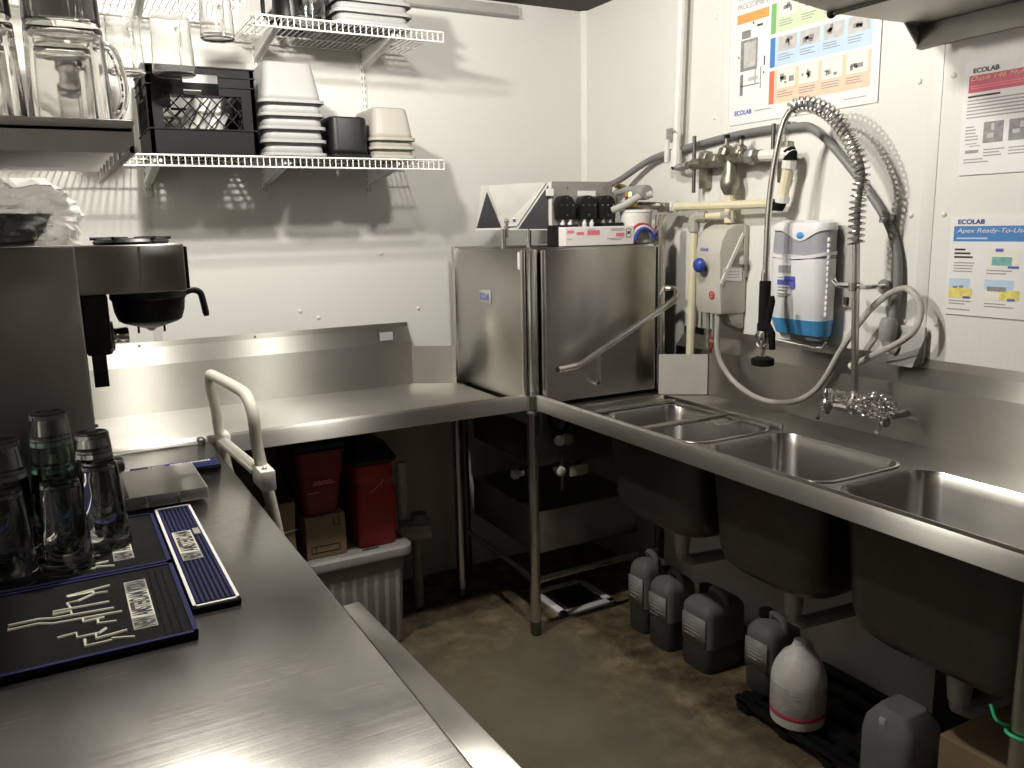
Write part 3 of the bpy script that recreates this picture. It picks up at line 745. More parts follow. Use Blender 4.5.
mb = MB(); on_wall(mb, -1.262, -1.335, 1.292, 1.308, .1045, .107); on_wall(mb, -1.29, -1.335, 1.306, 1.32, .1045, .107); mb.lathe([(0, 0), (.012, 0), (.012, .001), (0, .001)], (-.108, -1.325, 1.292), 'x')
mb.build('label', 'blue_print', wd)
mb = MB()
for z, w in ((1.314, .02), (1.283, .045), (1.274, .03), (1.262, .05), (1.255, .04)): on_wall(mb, -1.265, -1.265 - w, z, z + .003, .1045, .1067)
mb.build('small_print', 'grey_ink', wd)
mb = MB()
for k in range(14): mb.box((-.070, -1.428, 1.20 + k * .0175), (-.078, -1.4365, 1.212 + k * .0175), .001)
mb.build('side_vents', 'paper', wd)
MB().box((-.012, -1.48, 1.225), (-.001, -1.19, 1.475), .003).build('back_plate', 'light_grey', wd)
MB().tube([(-.05, -1.13, 1.108), (-.05, -1.38, 1.095), (-.05, -1.41, 1.10), (-.05, -1.42, 1.12)], .006).build('outlet_pipe', 'chrome', wd)
sw = MB().box((-.022, -1.452, 1.235), (-.012, -1.464, 1.258), .001); sw.build('switch', 'ink', wd)

# grey drain hose that runs over the pipes to a scoop at the splashback
gh = thing('drain_hose', 'thick grey hose arching over the wall to a square spout', 'hose', (-.04, -1.0, 1.6))
pts = [(-.185, -.28, 1.63), (-.09, -.35, 1.66), (-.035, -.51, 1.738), (-.02, -.70, 1.766), (-.018, -.99, 1.789), (-.018, -1.21, 1.787), (-.018, -1.31, 1.768), (-.018, -1.444, 1.65), (-.018, -1.575, 1.502), (-.018, -1.623, 1.404), (-.02, -1.636, 1.30), (-.03, -1.632, 1.205), (-.04, -1.628, 1.165)]
MB().tube(spline(pts, 6), .0128, 12).build('hose', 'grey_hose', gh)
for (y, z) in ((-1.206, 1.798), (-1.592, 1.497)):
    cl = MB().lathe([(.0135, -.008), (.0165, -.008), (.0165, .008), (.0135, .008), (.0135, -.008)], (-.018, y + .012, z - .008), 'z' if z < 1.6 else 'y', 20)
    cl.box((-.022, y - .004, z - .010), (-.001, y - .012, z + .006), .001)
    cl.build('clamp', 'galvanised', gh)
MB().lathe([(0, -.02), (.022, -.02), (.026, .0), (.024, .03), (.019, .045), (0, .045)], (-.042, -1.630, 1.165), 'z').build('cuff', 'grey_plastic', gh)
MB().tube([(-.045, -1.632, 1.15), (-.045, -1.638, 1.13), (-.035, -1.66, 1.118)], .018).build('elbow', 'grey_plastic', gh)
scp = MB(); scp.loft([[V(-.02, -1.665, 1.175), V(-.012, -1.735, 1.18), V(-.012, -1.735, 1.172), V(-.02, -1.665, 1.168)],
  [V(-.055, -1.64, 1.078), V(-.05, -1.72, 1.078), V(-.018, -1.728, 1.086), V(-.018, -1.64, 1.086)]])
scp.build('spout', 'grey_plastic', gh, smooth=False)
MB().box((-.020, -1.628, 1.088), (-.010, -1.732, 1.19), .002).build('spout_back', 'light_grey', gh)

# clear tube hanging in a loop
ct = thing('clear_tube', 'clear flexible tube looping across the splashback', 'tube', (-.09, -1.3, 1.0))
pts = [(-.10, -.985, 1.168), (-.10, -.983, 1.06), (-.095, -1.007, .993), (-.085, -1.079, .93), (-.08, -1.195, .897), (-.08, -1.328, .917), (-.075, -1.42, .98), (-.065, -1.50, 1.12), (-.062, -1.575, 1.225), (-.06, -1.64, 1.28), (-.06, -1.70, 1.298), (-.062, -1.742, 1.255), (-.075, -1.745, 1.20), (-.085, -1.715, 1.16), (-.085, -1.64, 1.115), (-.07, -1.535, 1.06)]
MB().tube(spline(pts, 6), .0095, 12).build('tube_run', 'hose_clear', ct)
MB().tube([V(-.0695, -1.545, 1.066), V(-.07, -1.53, 1.057)], .011).build('tube_end', 'cream_pipe', ct)

# ------------------------------------------------------------------ pre-rinse spray
pr = thing('spray_faucet', 'chrome pre-rinse spray faucet with coiled spring on the splashback', 'faucet', (-.13, -1.57, .94))
MB().tube([(-.125, -1.50, .945), (-.125, -1.715, .945)], .014).build('body', 'chrome', pr)
for y in (-1.507, -1.71):
    MB().tube([(-.125, y, .945), (-.052, y, .945)], .014).build('shank', 'chrome', pr)
    v = MB().lathe([(0, .915), (.012, .918), (.018, .93), (.018, .955), (.013, .962), (.016, .966), (.018, .985), (.010, .995), (0, .996)], (-.14, y, 0), 'z', 20).build('valve', 'chrome', pr)
    MB().tube([(-.15, y, .928), (-.18, y - .012, .915), (-.195, y - .018, .912)], [.008, .008, .006]).build('handle', 'chrome', v)
MB().lathe([(0, .935), (.018, .935), (.022, .95), (.02, .975), (.014, .985), (.011, 1.0), (0, 1.0)], (-.13, -1.598, 0), 'z', 20).build('riser_base', 'chrome', pr)
MB().tube([(-.13, -1.598, .99), (-.13, -1.575, 1.43)], .0105).build('riser', 'tube_steel', pr)
hp = spline([(-.13, -1.575, 1.42), (-.13, -1.574, 1.53), (-.132, -1.582, 1.628), (-.14, -1.535, 1.726), (-.15, -1.471, 1.796), (-.16, -1.394, 1.828), (-.17, -1.343, 1.807), (-.18, -1.318, 1.73), (-.19, -1.298, 1.556), (-.20, -1.302, 1.33)], 16)
hp = [V(p) for p in hp]
kk = max(range(len(hp)), key=lambda i: hp[i].z) + 10
MB().tube(hp[:kk + 1], .0088, 12).build('inner_hose', 'grey_hose', pr)
MB().tube(hp[kk:], .0095, 12).build('drop_tube', 'tube_steel', pr)
# coil spring round the hose, from the riser to the top of the arch
L = [0]
for a, b in zip(hp, hp[1:]): L.append(L[-1] + (b - a).length)
iend = max(range(len(hp)), key=lambda i: hp[i].z) + 12
cp = []; turns = 33; k = 14; tot = L[iend]
def at_len(s):
    for i in range(len(L) - 1):
        if L[i + 1] >= s:
            t = (s - L[i]) / (L[i + 1] - L[i]); return hp[i].lerp(hp[i + 1], t), (hp[i + 1] - hp[i]).normalized()
    return hp[-1], (hp[-1] - hp[-2]).normalized()
for i in range(turns * k):
    p, t = at_len(tot * (i / (turns * k)) ** 1.0)
    u = t.cross(V(1, 0, .01)).normalized(); w = t.cross(u); a = 2 * PI * i / k
    cp.append(p + (u * math.cos(a) + w * math.sin(a)) * .0215)
MB().tube(cp, .0029, 6).build('spring', 'tube_steel', pr)
sv = [(-.2, -1.302, 1.345), (-.2, -1.302, 1.165)]
MB().lathe([(0, 1.345), (.011, 1.345), (.013, 1.33), (.013, 1.30), (0, 1.30)], (-.2, -1.302, 0), 'z', 16).build('collar', 'chrome', pr)
gp = MB().lathe([(0, 1.31), (.0165, 1.31), (.018, 1.305), (.018, 1.18), (.021, 1.175), (.021, 1.155), (0, 1.155)], (-.2, -1.302, 0), 'z', 20).build('grip', 'black_rubber', pr)
MB().lathe([(0, 1.16), (.014, 1.16), (.02, 1.14), (.018, 1.115), (.010, 1.10), (.0075, 1.095), (.007, 1.078), (.014, 1.07), (0, 1.07)], (-.2, -1.302, 0), 'z', 18).build('spray_valve', 'chrome', pr)
MB().lathe([(0, 1.073), (.015, 1.073), (.034, 1.066), (.036, 1.06), (.035, 1.045), (.03, 1.043), (0, 1.043)], (-.2, -1.302, 0), 'z', 24).build('spray_head', 'black_rubber', pr)
MB().tube([(-.205, -1.335, 1.265), (-.205, -1.338, 1.25), (-.21, -1.325, 1.18), (-.21, -1.345, 1.15), (-.205, -1.345, 1.10)], [.008, .010, .011, .012, .010]).build('squeeze_lever', 'black_rubber', pr)
MB().tube([(-.2, -1.302 + .03 * math.cos(a), 1.128 + .032 * math.sin(a)) for a in [2 * PI * i / 20 for i in range(20)]], .005, 8, closed=True).build('hook_ring', 'chrome', pr)
MB().tube([(-.13, -1.52, 1.304), (-.13, -1.60, 1.306)], .009).build('support_arm', 'chrome', pr)
MB().tube([(-.13, -1.515, 1.305), (-.13, -1.50, 1.315), (-.12, -1.50, 1.316)], .007).build('support_arm', 'chrome', pr)
MB().tube([(-.13, -1.578, 1.30), (-.004, -1.585, 1.296)], .008).build('wall_arm', 'chrome', pr)
MB().lathe([(0, 0), (.022, 0), (.022, .004), (.012, .012), (0, .012)], (-.014, -1.585, 1.296), 'x').build('wall_flange', 'galvanised', pr)
MB().lathe([(.010, -.012), (.016, -.012), (.016, .012), (.010, .012), (.010, -.012)], (-.13, -1.577, 1.302), 'z').build('clamp', 'chrome', pr)
# steel wool scrubbers sitting on the faucet
def scrubber(c, r, n, seed, label):
    q = random.Random(seed); pts = []
    key = []
    for i in range(n // 8):
        d = V(q.gauss(0, 1), q.gauss(0, 1), q.gauss(0, 1)).normalized() * (r * q.uniform(.5, 1))
        key.append(V(c) + V(d.x * .62, d.y * 1.15, d.z * .55))
    run = spline(key, 22)
    for i, p in enumerate(run):
        a = i * .85; k = .0062
        pts.append(p + V(k * math.cos(a), k * math.sin(a), k * math.cos(a * .7 + 1)))
    return tag(MB().tube(pts, .0010, 4).build('steel_scrubber', 'chrome'), label, 'scrubber', 'steel scrubbers')
scrubber((-.158, -1.685, .978), .066, 760, 2, 'larger tangle of steel wool draped over the chrome faucet')
scrubber((-.150, -1.558, .980), .026, 260, 5, 'smaller tangle of steel wool on the faucet beside the riser')
# cable tray at the top of the back wall
tg = thing('wall_conduit', 'pale metal trunking high on the back wall, ends near the corner', 'conduit', (-1.0, -.02, 2.34))
MB().box((-2.6, -.03, 2.345), (-.345, -.001, 2.385), .002).build('channel', 'light_grey', tg)
MB().box((-2.6, -.033, 2.338), (-.342, -.001, 2.346), .001).build('lip', 'grey_plastic', tg)
# ------------------------------------------------------------------ wire shelves on the back wall
def wire_shelf(label, x0, x1, z, y0=-.40, brks=(), lipend=True):
    r = thing('wire_shelf', label, 'shelf', ((x0 + x1) / 2, -.2, z))
    mb = MB(); n = int((x1 - x0) / .0197)
    for i in range(n + 1):
        x = x0 + i * (x1 - x0) / n
        mb.tube([(x, -.012, z), (x, y0 + .004, z), (x, y0, z - .004), (x, y0, z - .032)], .0017, 5, cap=False)
    mb.build('deck_wires', 'white_wire', r)
    mb = MB()
    mb.cyl((x0, y0 - .002, z), (x1, y0 - .002, z), .003, 8); mb.cyl((x0, y0 - .002, z - .032), (x1, y0 - .002, z - .032), .003, 8)
    mb.build('front_lip', 'white_wire', r)
    mb = MB()
    for y in (-.015, -.14, -.27): mb.cyl((x0, y, z - .004), (x1, y, z - .004), .0028, 8)
    mb.build('cross_rods', 'white_wire', r)
    for x in brks:
        b = MB(); b.prism([(-.005, z - .006), (y0 + .04, z - .006), (y0 + .04, z - .018), (-.03, z - .068), (-.005, z - .072)], 'x', x - .004, x + .004)
        b.prism([(y0 + .04, z - .006), (y0 + .04, z - .018), (-.03, z - .068), (-.03, z - .058)], 'x', x - .012, x + .012)
        b.build('bracket', 'white_wire', r, smooth=False)
    return r
wire_shelf('lower white wire shelf on back wall carrying crate and food tubs', -2.58, -.872, 1.731, brks=(-1.82, -1.42, -1.02))
wire_shelf('upper white wire shelf with glass mug and pale tubs on it', -1.50, -.858, 2.163, brks=(-1.42, -1.02))
wire_shelf('highest wire shelf at upper left with clear pitchers hanging below', -2.58, -1.53, 2.215, brks=(-1.82,))
for x, l in ((-1.42, 'slotted shelf standard behind the stack of frosted tubs'), (-1.02, 'slotted shelf standard behind the cream tubs, rightmost of the three'), (-1.82, 'slotted shelf standard behind the black crate')):
    st = thing('shelf_standard', l, 'shelf rail', (x, -.006, 1.62))
    MB().box((x - .011, -.010, 1.62), (x + .011, -.001, 2.26), .001).build('channel', 'white_wire', st)
    mb = MB()
    for k in range(24):
        for s in (-.0055, .0055): mb.box((x + s - .0018, -.0108, 1.64 + k * .026), (x + s + .0018, -.0099, 1.654 + k * .026))
    mb.build('slots', 'grey_ink', st)

# ------------------------------------------------------------------ food tubs
def tub(name, label, cat, c, w, d, h, mat, taper=.80, group=None):
    """upside-down food tub, open side down, rolled rim at the bottom"""
    x, y, z = c
    o = thing(name, label, cat, (x, y, z), group)
    rings = []
    def rg(k, hh, r): return [V(*p) for p in rrect(x - w / 2 * k, y - d / 2 * k, x + w / 2 * k, y + d / 2 * k, r, z + hh, 5)]
    b = MB().loft([rg(.90, .012, .03), rg(.885, .03, .03), rg(taper + .01, h - .015, .028), rg(taper - .01, h - .004, .026), rg(taper - .05, h, .024)], False, True)
    b.build('tub_wall', mat, o, solid=.0022)
    MB().loft([rg(.90, .014, .03), rg(1.0, .013, .035), rg(1.0, .003, .035), rg(.985, .003, .034), rg(.985, .010, .034), rg(.90, .011, .03)], False, False).build('rim', mat, o)
    return o
zS = 1.735
W = ('lowest', 'second from bottom', 'middle', 'second from top', 'topmost')
for i, (z, w) in enumerate([(zS + k * .042, .214) for k in range(5)]):
    tub('food_tub', 'frosted upside-down food tub, %s in the stack beside the black crate' % W[i], 'tub', (-1.393, -.235, z), w, .31, .135, 'frosted_plastic', .74, 'frosted tubs stacked beside the crate')
tub('food_tub', 'black upside-down food tub between the frosted and the cream stacks', 'tub', (-1.202, -.235, zS), .150, .29, .137, 'black_plastic', .86)
for i, (z, w) in enumerate([(zS + k * .03, .166) for k in range(3)]):
    tub('food_tub', 'cream upside-down food tub, %s of the three at the shelf end' % ('lowest', 'middle', 'topmost')[i], 'tub', (-1.043, -.24, z), w, .28, .115, 'frosted_cream', .76, 'cream tubs at the end of the shelf')
for i, z in enumerate((2.168, 2.203, 2.238)):
    tub('food_tub', 'whitish wide tub on the upper shelf, %s of the three' % ('lowest', 'middle', 'topmost')[i], 'tub', (-1.095, -.235, z), .28, .30, .075, 'frosted_plastic', .82, 'wide tubs on the upper shelf')

# ------------------------------------------------------------------ milk crate
mc = thing('milk_crate', 'black plastic milk crate with lattice window on the lower wire shelf', 'crate', (-1.68, -.22, zS))
x0, x1, y0, y1, z0, z1 = -1.835, -1.515, -.375, -.06, zS, 2.0
def crate_side(mb, f, L):
    """f(u,v,d)->point ; u along the side, v height, d depth"""
    def bx(u0, u1, v0, v1, d0=0, d1=.012):
        P = [f(u, v, d) for d in (d0, d1) for u, v in ((u0, v0), (u1, v0), (u1, v1), (u0, v1))]
        mb.add(P, [(0, 1, 2, 3), (7, 6, 5, 4), (0, 4, 5, 1), (1, 5, 6, 2), (2, 6, 7, 3), (3, 7, 4, 0)])
    H = z1 - z0
    bx(0, L, 0, .075); bx(0, .042, .075, H); bx(L - .042, L, .075, H)
    bx(.042, L * .33, H - .085, H); bx(L * .66, L - .042, H - .085, H); bx(L * .33, L * .66, H - .022, H)
    bx(L * .33, L * .66, H - .092, H - .085)
    for v in (.0, .075, H - .03, H - .06, H - .004): bx(-.003 if 0 else 0, L, v, v + .004, -.004, .001) if v < .1 or v > H - .01 else (bx(0, L * .33, v, v + .004, -.004, .001), bx(L * .66, L, v, v + .004, -.004, .001))
    a0, a1, b0, b1 = .042, L - .042, .075, H - .085
    s = (a1 - a0) / 5.5; k = -8
    for sg in (1, -1):
        for k in range(-6, 8):
            # line u = a0 + k*s + sg*(v-b0)
            P = []
            for v in [b0 + (b1 - b0) * q / 24 for q in range(25)]:
                u = (a0 + k * s + (v - b0) * .95) if sg > 0 else (a1 - k * s - (v - b0) * .95)
                if a0 <= u <= a1: P.append((u, v))
            if len(P) > 1: mb.tube([f(P[0][0], P[0][1], .005), f(P[-1][0], P[-1][1], .005)], .0022, 5)
for nm, f, L in (('front_side', lambda u, v, d: V(x0 + u, y0 + d, z0 + v), x1 - x0), ('back_side', lambda u, v, d: V(x0 + u, y1 - d, z0 + v), x1 - x0),
                 ('end_side', lambda u, v, d: V(x0 + d, y0 + u, z0 + v), y1 - y0), ('end_side', lambda u, v, d: V(x1 - d, y0 + u, z0 + v), y1 - y0)):
    mb = MB(); crate_side(mb, f, L); mb.build(nm, 'black_crate', mc, smooth=False)
mb = MB()
for k in range(9): mb.box((x0, y0 + .01 + k * .034, z0), (x1, y0 + .018 + k * .034, z0 + .006)); mb.box((x0 + .01 + k * .034, y0, z0), (x0 + .018 + k * .034, y1, z0 + .006))
mb.build('base_grid', 'black_crate', mc, smooth=False)
q = random.Random(4)
for i in range(5):
    o = MB().box((-.0095, -.07, 0), (.0095, .07, .20), .004).build('plastic_tray', 'white_paint' if i % 2 else 'frosted_plastic')
    o.location = (-1.765 + i * .026, -.22, zS + .012); o.rotation_euler = (0, .5, .01 * i)
    tag(o, 'pale tray leaning inside the black milk crate, seen through its lattice', 'tray', 'pale trays leaning in the crate')

# ------------------------------------------------------------------ glass mug and dark jug on the upper shelf
def mug(name, label, cat, c, r0, r1, h, mat='glass', handle=None, group=None, base_up=False, th=.003, ring=0, flute=0):
    """r0 at the base, r1 at the mouth; base_up turns it over"""
    x, y, z = c; o = thing(name, label, cat, c, group)
    p = [(0, 0), (r0 * .9, 0), (r0, .004), (r0 + (r1 - r0) * .35, h * .4), (r1, h - .002), (r1 - th * .5, h), (r1 - th, h - .002), (r0 + (r1 - r0) * .35 - th, h * .4), (r0 - th, .014), (r0 * .6, .010), (0, .009)]
    if base_up: p = [(r, h - v) for r, v in p]
    MB().lathe(p, c, 'z', 36, flute, 12 if flute else 0).build('vessel', mat, o)
    if handle is not None:
        a = handle; rm = (r0 + r1) / 2; u = V(math.cos(a), math.sin(a), 0)
        zt, zb = (h * .86, h * .12)
        P = [V(c) + u * (rm - .002) + V(0, 0, zt), V(c) + u * (rm + .022) + V(0, 0, zt), V(c) + u * (rm + .036) + V(0, 0, h * .62), V(c) + u * (rm + .036) + V(0, 0, h * .38), V(c) + u * (rm + .022) + V(0, 0, zb + .01), V(c) + u * (rm - .002) + V(0, 0, zb)]
        MB().tube(spline(P, 5), .0065, 10).build('handle', mat, o)
    return o
mug('glass_mug', 'clear glass mug standing on the upper wire shelf', 'mug', (-1.312, -.33, 2.168), .055, .062, .15, 'glass', 1.2)
dj = thing('black_jug', 'black jug at the back of the upper shelf behind the mug', 'jug', (-1.33, -.15, 2.168))
MB().lathe([(0, 0), (.05, 0), (.055, .01), (.05, .14), (.03, .17), (0, .17)], (-1.33, -.15, 2.168)).build('jug_body', 'black_plastic', dj)
MB().tube([(-1.385, -.16, 2.30), (-1.42, -.17, 2.27), (-1.42, -.17, 2.22), (-1.38, -.16, 2.19)], .008).build('handle', 'black_plastic', dj)
# clear pitchers hanging from the lip of the highest shelf
HP = [((-1.632, -.468, 2.062), .05, .046, .118, 'rightmost of the row'), ((-1.765, -.475, 1.950), .060, .054, .16, 'second from the right'), ((-1.893, -.47, 1.945), .05, .046, .16, 'third from the right'), ((-2.03, -.475, 1.965), .056, .05, .16, 'fourth from the right')]
for c, rb, rt, h, w in HP:
    o = mug('hanging_pitcher', 'clear pitcher hanging under the highest wire shelf, %s' % w, 'pitcher', c, rb, rt, h, 'clear_plastic', 1.15, 'clear pitchers hanging under the highest shelf')
    zt = 2.185
    u = V(c) + V(((rb + rt) / 2 + .034) * math.cos(1.15), ((rb + rt) / 2 + .034) * math.sin(1.15), h * .6)
    P = [u + V(0, .0, 0), V(u.x, -.412, zt - .03), V(u.x, -.412, zt + .030), V(u.x, -.400, zt + .036)]
    MB().tube(spline(P, 5), .002, 6).build('hook', 'chrome', o)

# ------------------------------------------------------------------ near left shelf with upturned pitchers
ls = thing('rack_shelf', 'pale steel rack shelf at left holding upturned clear pitchers', 'shelf', (-2.33, -1.62, 1.63))
x1, ya, yb, z = -2.035, -1.98, -1.22, 1.628
sh = MB(); sh.box((XL + .002, ya, z - .004), (x1, yb, z + .004), .001); sh.prism([(ya, z + .008), (ya, z - .030), (ya + .004, z - .030), (ya + .004, z + .008)], 'x', XL + .002, x1)
sh.build('shelf_pan', 'shelf_steel', ls)
rl = MB(); rl.cyl((x1 - .001, ya, z + .008), (x1 - .001, yb, z + .008), .005); rl.cyl((x1 - .001, ya, z - .026), (x1 - .001, yb, z - .026), .005)
for k in range(9): rl.cyl((x1 - .001, ya + .004 + k * .094, z - .026), (x1 - .001, ya + .004 + k * .094, z + .008), .004)
rl.build('side_rail', 'shelf_steel', ls)
MB().cyl((XL + .002, ya - .003, z + .006), (x1, ya - .003, z + .006), .0055).build('front_rail', 'shelf_steel', ls)
zP = z + .0045
PT = [((-2.100, -1.90, zP), .052, .6, 'front right, handle out to the right'), ((-2.205, -1.90, zP), .052, 2.6, 'front left, cut by the photo edge'), ((-2.102, -1.76, zP), .05, .9, 'second row at right, behind the front pitcher'), ((-2.215, -1.745, zP), .05, 2.4, 'second row at left')]
for c, r, a, w in PT:
    o = mug('clear_pitcher', 'upturned clear pitcher on rack shelf, %s' % w, 'pitcher', c, r * .90, r, .135, 'clear_plastic', a, 'upturned pitchers on the rack shelf', True, .003, flute=.012)
for c, r, a, w in ((V(PT[0][0]) + V(.0, .012, .138), .047, 1.2, 'the front right pitcher'), (V(PT[1][0]) + V(0, .0, .138), .047, 2.6, 'the front left pitcher'), (V(PT[2][0]) + V(0, 0, .138), .045, 1.3, 'the second row right pitcher'), (V(PT[3][0]) + V(0, 0, .138), .045, 2.5, 'the second row left pitcher')):
    mug('clear_pitcher', 'clear pitcher stacked upside down on %s' % w, 'pitcher', c, r * .9, r, .125, 'clear_plastic', a, 'pitchers stacked on top of others', True, .003, flute=.012)

# ------------------------------------------------------------------ the near steel worktop
ZT = .90
wt = thing('worktop', 'stainless worktop in left foreground carrying mats, glasses and brewer', 'worktop', (-2.2, -1.75, 0))
MB().box((XL + .004, -2.80, ZT - .035), (-1.796, -.725, ZT), .003).build('top', 'steel_counter', wt, grain='x')
bk = MB().tube([(XL + .004, -.735, ZT + .003), (-1.82, -.735, ZT + .003)], .011); bk.build('back_bead', 'steel', wt)
MB().sphere((-1.822, -.735, ZT + .004), .015, 2).build('bead_end', 'dark_metal', wt)
for x, y in ((XL + .06, -.80), (-1.86, -.80), (-1.86, -2.7), (XL + .06, -2.65)): MB().cyl((x, y, 0), (x, y, .12), .02).build('leg', 'tube_steel', wt)
MB().box((XL + .03, -2.70, .12), (-1.83, -.78, ZT - .036), .004).build('added_dark_cabinet', 'dark_metal', wt)  # unseen cabinet added to give the sink bowls something dark to reflect
lc = thing('side_counter', 'narrow steel counter edge running beside the worktop, nearest the camera', 'counter', (-1.76, -2.4, 0))
ed = MB(); ed.prism([(-1.794, -1.975), (-1.765, -1.972), (-1.735, -2.80), (-1.794, -2.80)], 'z', ZT - .045, ZT - .003, .002)
ed.build('ledge', 'steel', lc, grain='y')
MB().prism([(-1.794, -1.995), (-1.775, -1.993), (-1.75, -2.78), (-1.794, -2.78)], 'z', .10, ZT - .046).build('side_panel', 'steel_dull', lc, grain='y')
for y in (-2.05, -2.7): MB().cyl((-1.785, y, 0), (-1.785, y, .10), .009).build('leg', 'dark_metal', lc)

# bar mats
def bar_mat(label, x0, x1, y0, y1, rim='blue', z=ZT):
    r = thing('bar_mat', label, 'bar mat', ((x0 + x1) / 2, (y0 + y1) / 2, z))
    MB().box((x0, y0, z + .0005), (x1, y1, z + .010), .003).build('mat_base', 'black_rubber', r)
    return r
def mat_print(r, xr, yn, yf, z):
    """skyline line drawing and lettering block; xr right end of the mat, yn/yf near and far edges"""
    w = yf - yn
    k = (yf - yn) / .31
    Y0, Y1 = yn + .05 * k, yf - .05 * k; H = Y1 - Y0
    cuts = [0, .22, .75, 1]
    for i, m in enumerate(('dim_print', 'cream_print', 'dim_print')):
        MB().box((xr - .084, Y0 + H * cuts[i], z), (xr - .050, Y0 + H * cuts[i + 1], z + .001)).build('print_block', m, r, smooth=False)
    for i, s in enumerate(('NEW', 'AMSTERDAM', 'VODKA')):
        text('lettering', s, 'ink', (xr - .052, Y0 + H * (cuts[i] + .015), z + .001), (0, 1, 0), (-1, 0, 0), .030, r, width=H * (cuts[i + 1] - cuts[i] - .03), bold=True)
    P = lambda a, b: V(xr - a, yn + (yf - yn) * b, z + .0008)
    seqs = [[(.105, .50), (.19, .53), (.21, .56), (.25, .56), (.25, .50), (.21, .50), (.19, .46), (.095, .43)],
            [(.165, .53), (.165, .58), (.19, .58), (.19, .62), (.11, .60)], [(.165, .62), (.17, .70), (.155, .70), (.13, .76), (.11, .75)], [(.13, .76), (.13, .80), (.17, .80), (.105, .84)],
            [(.15, .44), (.15, .40), (.12, .40)], [(.13, .40), (.13, .34), (.105, .32)], [(.185, .27), (.16, .28), (.16, .22), (.13, .22), (.12, .26)], [(.135, .22), (.135, .16), (.093, .18)], [(.15, .18), (.15, .10), (.115, .10), (.115, .12), (.085, .08)]]
    mb = MB()
    for s in seqs: mb.tube([P(*p) for p in s], .0025, 6)
    mb.build('skyline_print', 'cream_print', r)
def mat_rim(r, x0, x1, y0, y1, z, wd, mat):
    mb = MB()
    mb.box((x0, y0, z), (x1, y0 + wd, z + .002)); mb.box((x0, y1 - wd, z), (x1, y1, z + .002)); mb.box((x0, y0, z), (x0 + wd, y1, z + .002)); mb.box((x1 - wd, y0, z), (x1, y1, z + .002))
    mb.build('border', mat, r, smooth=False)
def nubs(r, x0, x1, y0, y1, z):
    mb = MB(); nx = int((x1 - x0) / .011); ny = int((y1 - y0) / .011)
    for i in range(nx):
        for j in range(ny):
            x = x0 + (i + .5) * .011; y = y0 + (j + .5) * .011
            mb.add([(x - .003, y - .003, z), (x + .003, y - .003, z), (x + .003, y + .003, z), (x - .003, y + .003, z), (x, y, z + .003)], [(0, 1, 4), (1, 2, 4), (2, 3, 4), (3, 0, 4)])
    mb.build('drain_nubs', 'black_rubber', r, smooth=False)
zM = ZT + .010
m1 = bar_mat('black bar mat with blue edge and skyline print, nearest the camera', -2.47, -2.013, -1.975, -1.668)
mat_rim(m1, -2.47, -2.013, -1.975, -1.668, zM, .007, 'navy_rubber'); mat_print(m1, -2.013, -1.968, -1.675, zM); nubs(m1, -2.062, -2.022, -1.965, -1.68, zM - .001)
m2 = bar_mat('black bar mat with blue edge under the upturned glasses', -2.47, -2.013, -1.662, -1.355)
mat_rim(m2, -2.47, -2.013, -1.662, -1.355, zM, .007, 'navy_rubber'); mat_print(m2, -2.020, -1.655, -1.365, zM)
m3 = bar_mat('narrow ribbed navy bar mat with white border', -2.010, -1.934, -1.89, -1.335)
mb = MB()
for k in range(8): mb.box((-2.001 + k * .0078, -1.875, zM - .001), (-1.9965 + k * .0078, -1.35, zM + .002), .0006)
mb.build('ribs', 'navy_rubber', m3)
mat_rim(m3, -2.008, -1.936, -1.886, -1.339, zM, .005, 'paper')
zz = zM + .002
for i, (a, b, m) in enumerate(((-1.68, -1.64, 'dim_print'), (-1.64, -1.515, 'cream_print'))):
    MB().box((-1.995, a, zz), (-1.960, b, zz + .001)).build('print_block', m, m3, smooth=False)
MB().box((-1.956, -1.545, zz), (-1.944, -1.508, zz + .001)).build('print_block', 'dim_print', m3, smooth=False)
text('lettering', 'NEW', 'ink', (-1.962, -1.677, zz + .001), (0, 1, 0), (-1, 0, 0), .030, m3, width=.034, bold=True)
text('lettering', 'AMSTERDAM', 'ink', (-1.962, -1.637, zz + .001), (0, 1, 0), (-1, 0, 0), .030, m3, width=.118, bold=True)
m4 = bar_mat('navy bar mat with white lettering behind the brewer base', -2.028, -1.818, -1.045, -.968)
MB().box((-2.026, -1.043, zM), (-1.82, -.970, zM + .003), .001).build('mat_face', 'navy_rubber', m4)
text('lettering', 'NEW', 'paper', (-1.985, -.995, zM + .0032), (1, 0, 0), (0, 1, 0), .014, m4, width=.04, bold=True)
text('lettering', 'AMSTERDAM', 'paper', (-1.937, -.995, zM + .0032), (1, 0, 0), (0, 1, 0), .014, m4, width=.10, bold=True)

# ------------------------------------------------------------------ coffee brewer
cb = thing('coffee_brewer', 'stainless pour-over coffee brewer standing on the worktop at left', 'coffee brewer', (-2.15, -1.175, ZT))
col_ = MB(); col_.box((-2.50, -1.292, ZT + .002), (-2.100, -1.058, 1.472), .006); col_.build('column', 'steel_dull', cb)
hd = MB().box((-2.103, -1.290, 1.372), (-1.893, -1.06, 1.472), .004).build('head', 'steel', cb)
MB().box((-1.893, -1.285, 1.376), (-1.886, -1.065, 1.466), .002).build('head_end_cap', 'black_plastic', cb)
MB().box((-1.985, -1.2915, 1.376), (-1.979, -1.2895, 1.468)).build('seam_strip', 'tube_steel', cb)
bs_ = MB().box((-2.060, -1.295, ZT + .004), (-1.889, -1.06, ZT + .032), .003).build('base', 'steel', cb)
mb = MB()
for x in (-2.02, -1.955): mb.box((x, -1.2962, ZT + .006), (x + .005, -1.2948, ZT + .03))
mb.build('base_clip', 'tube_steel', bs_)
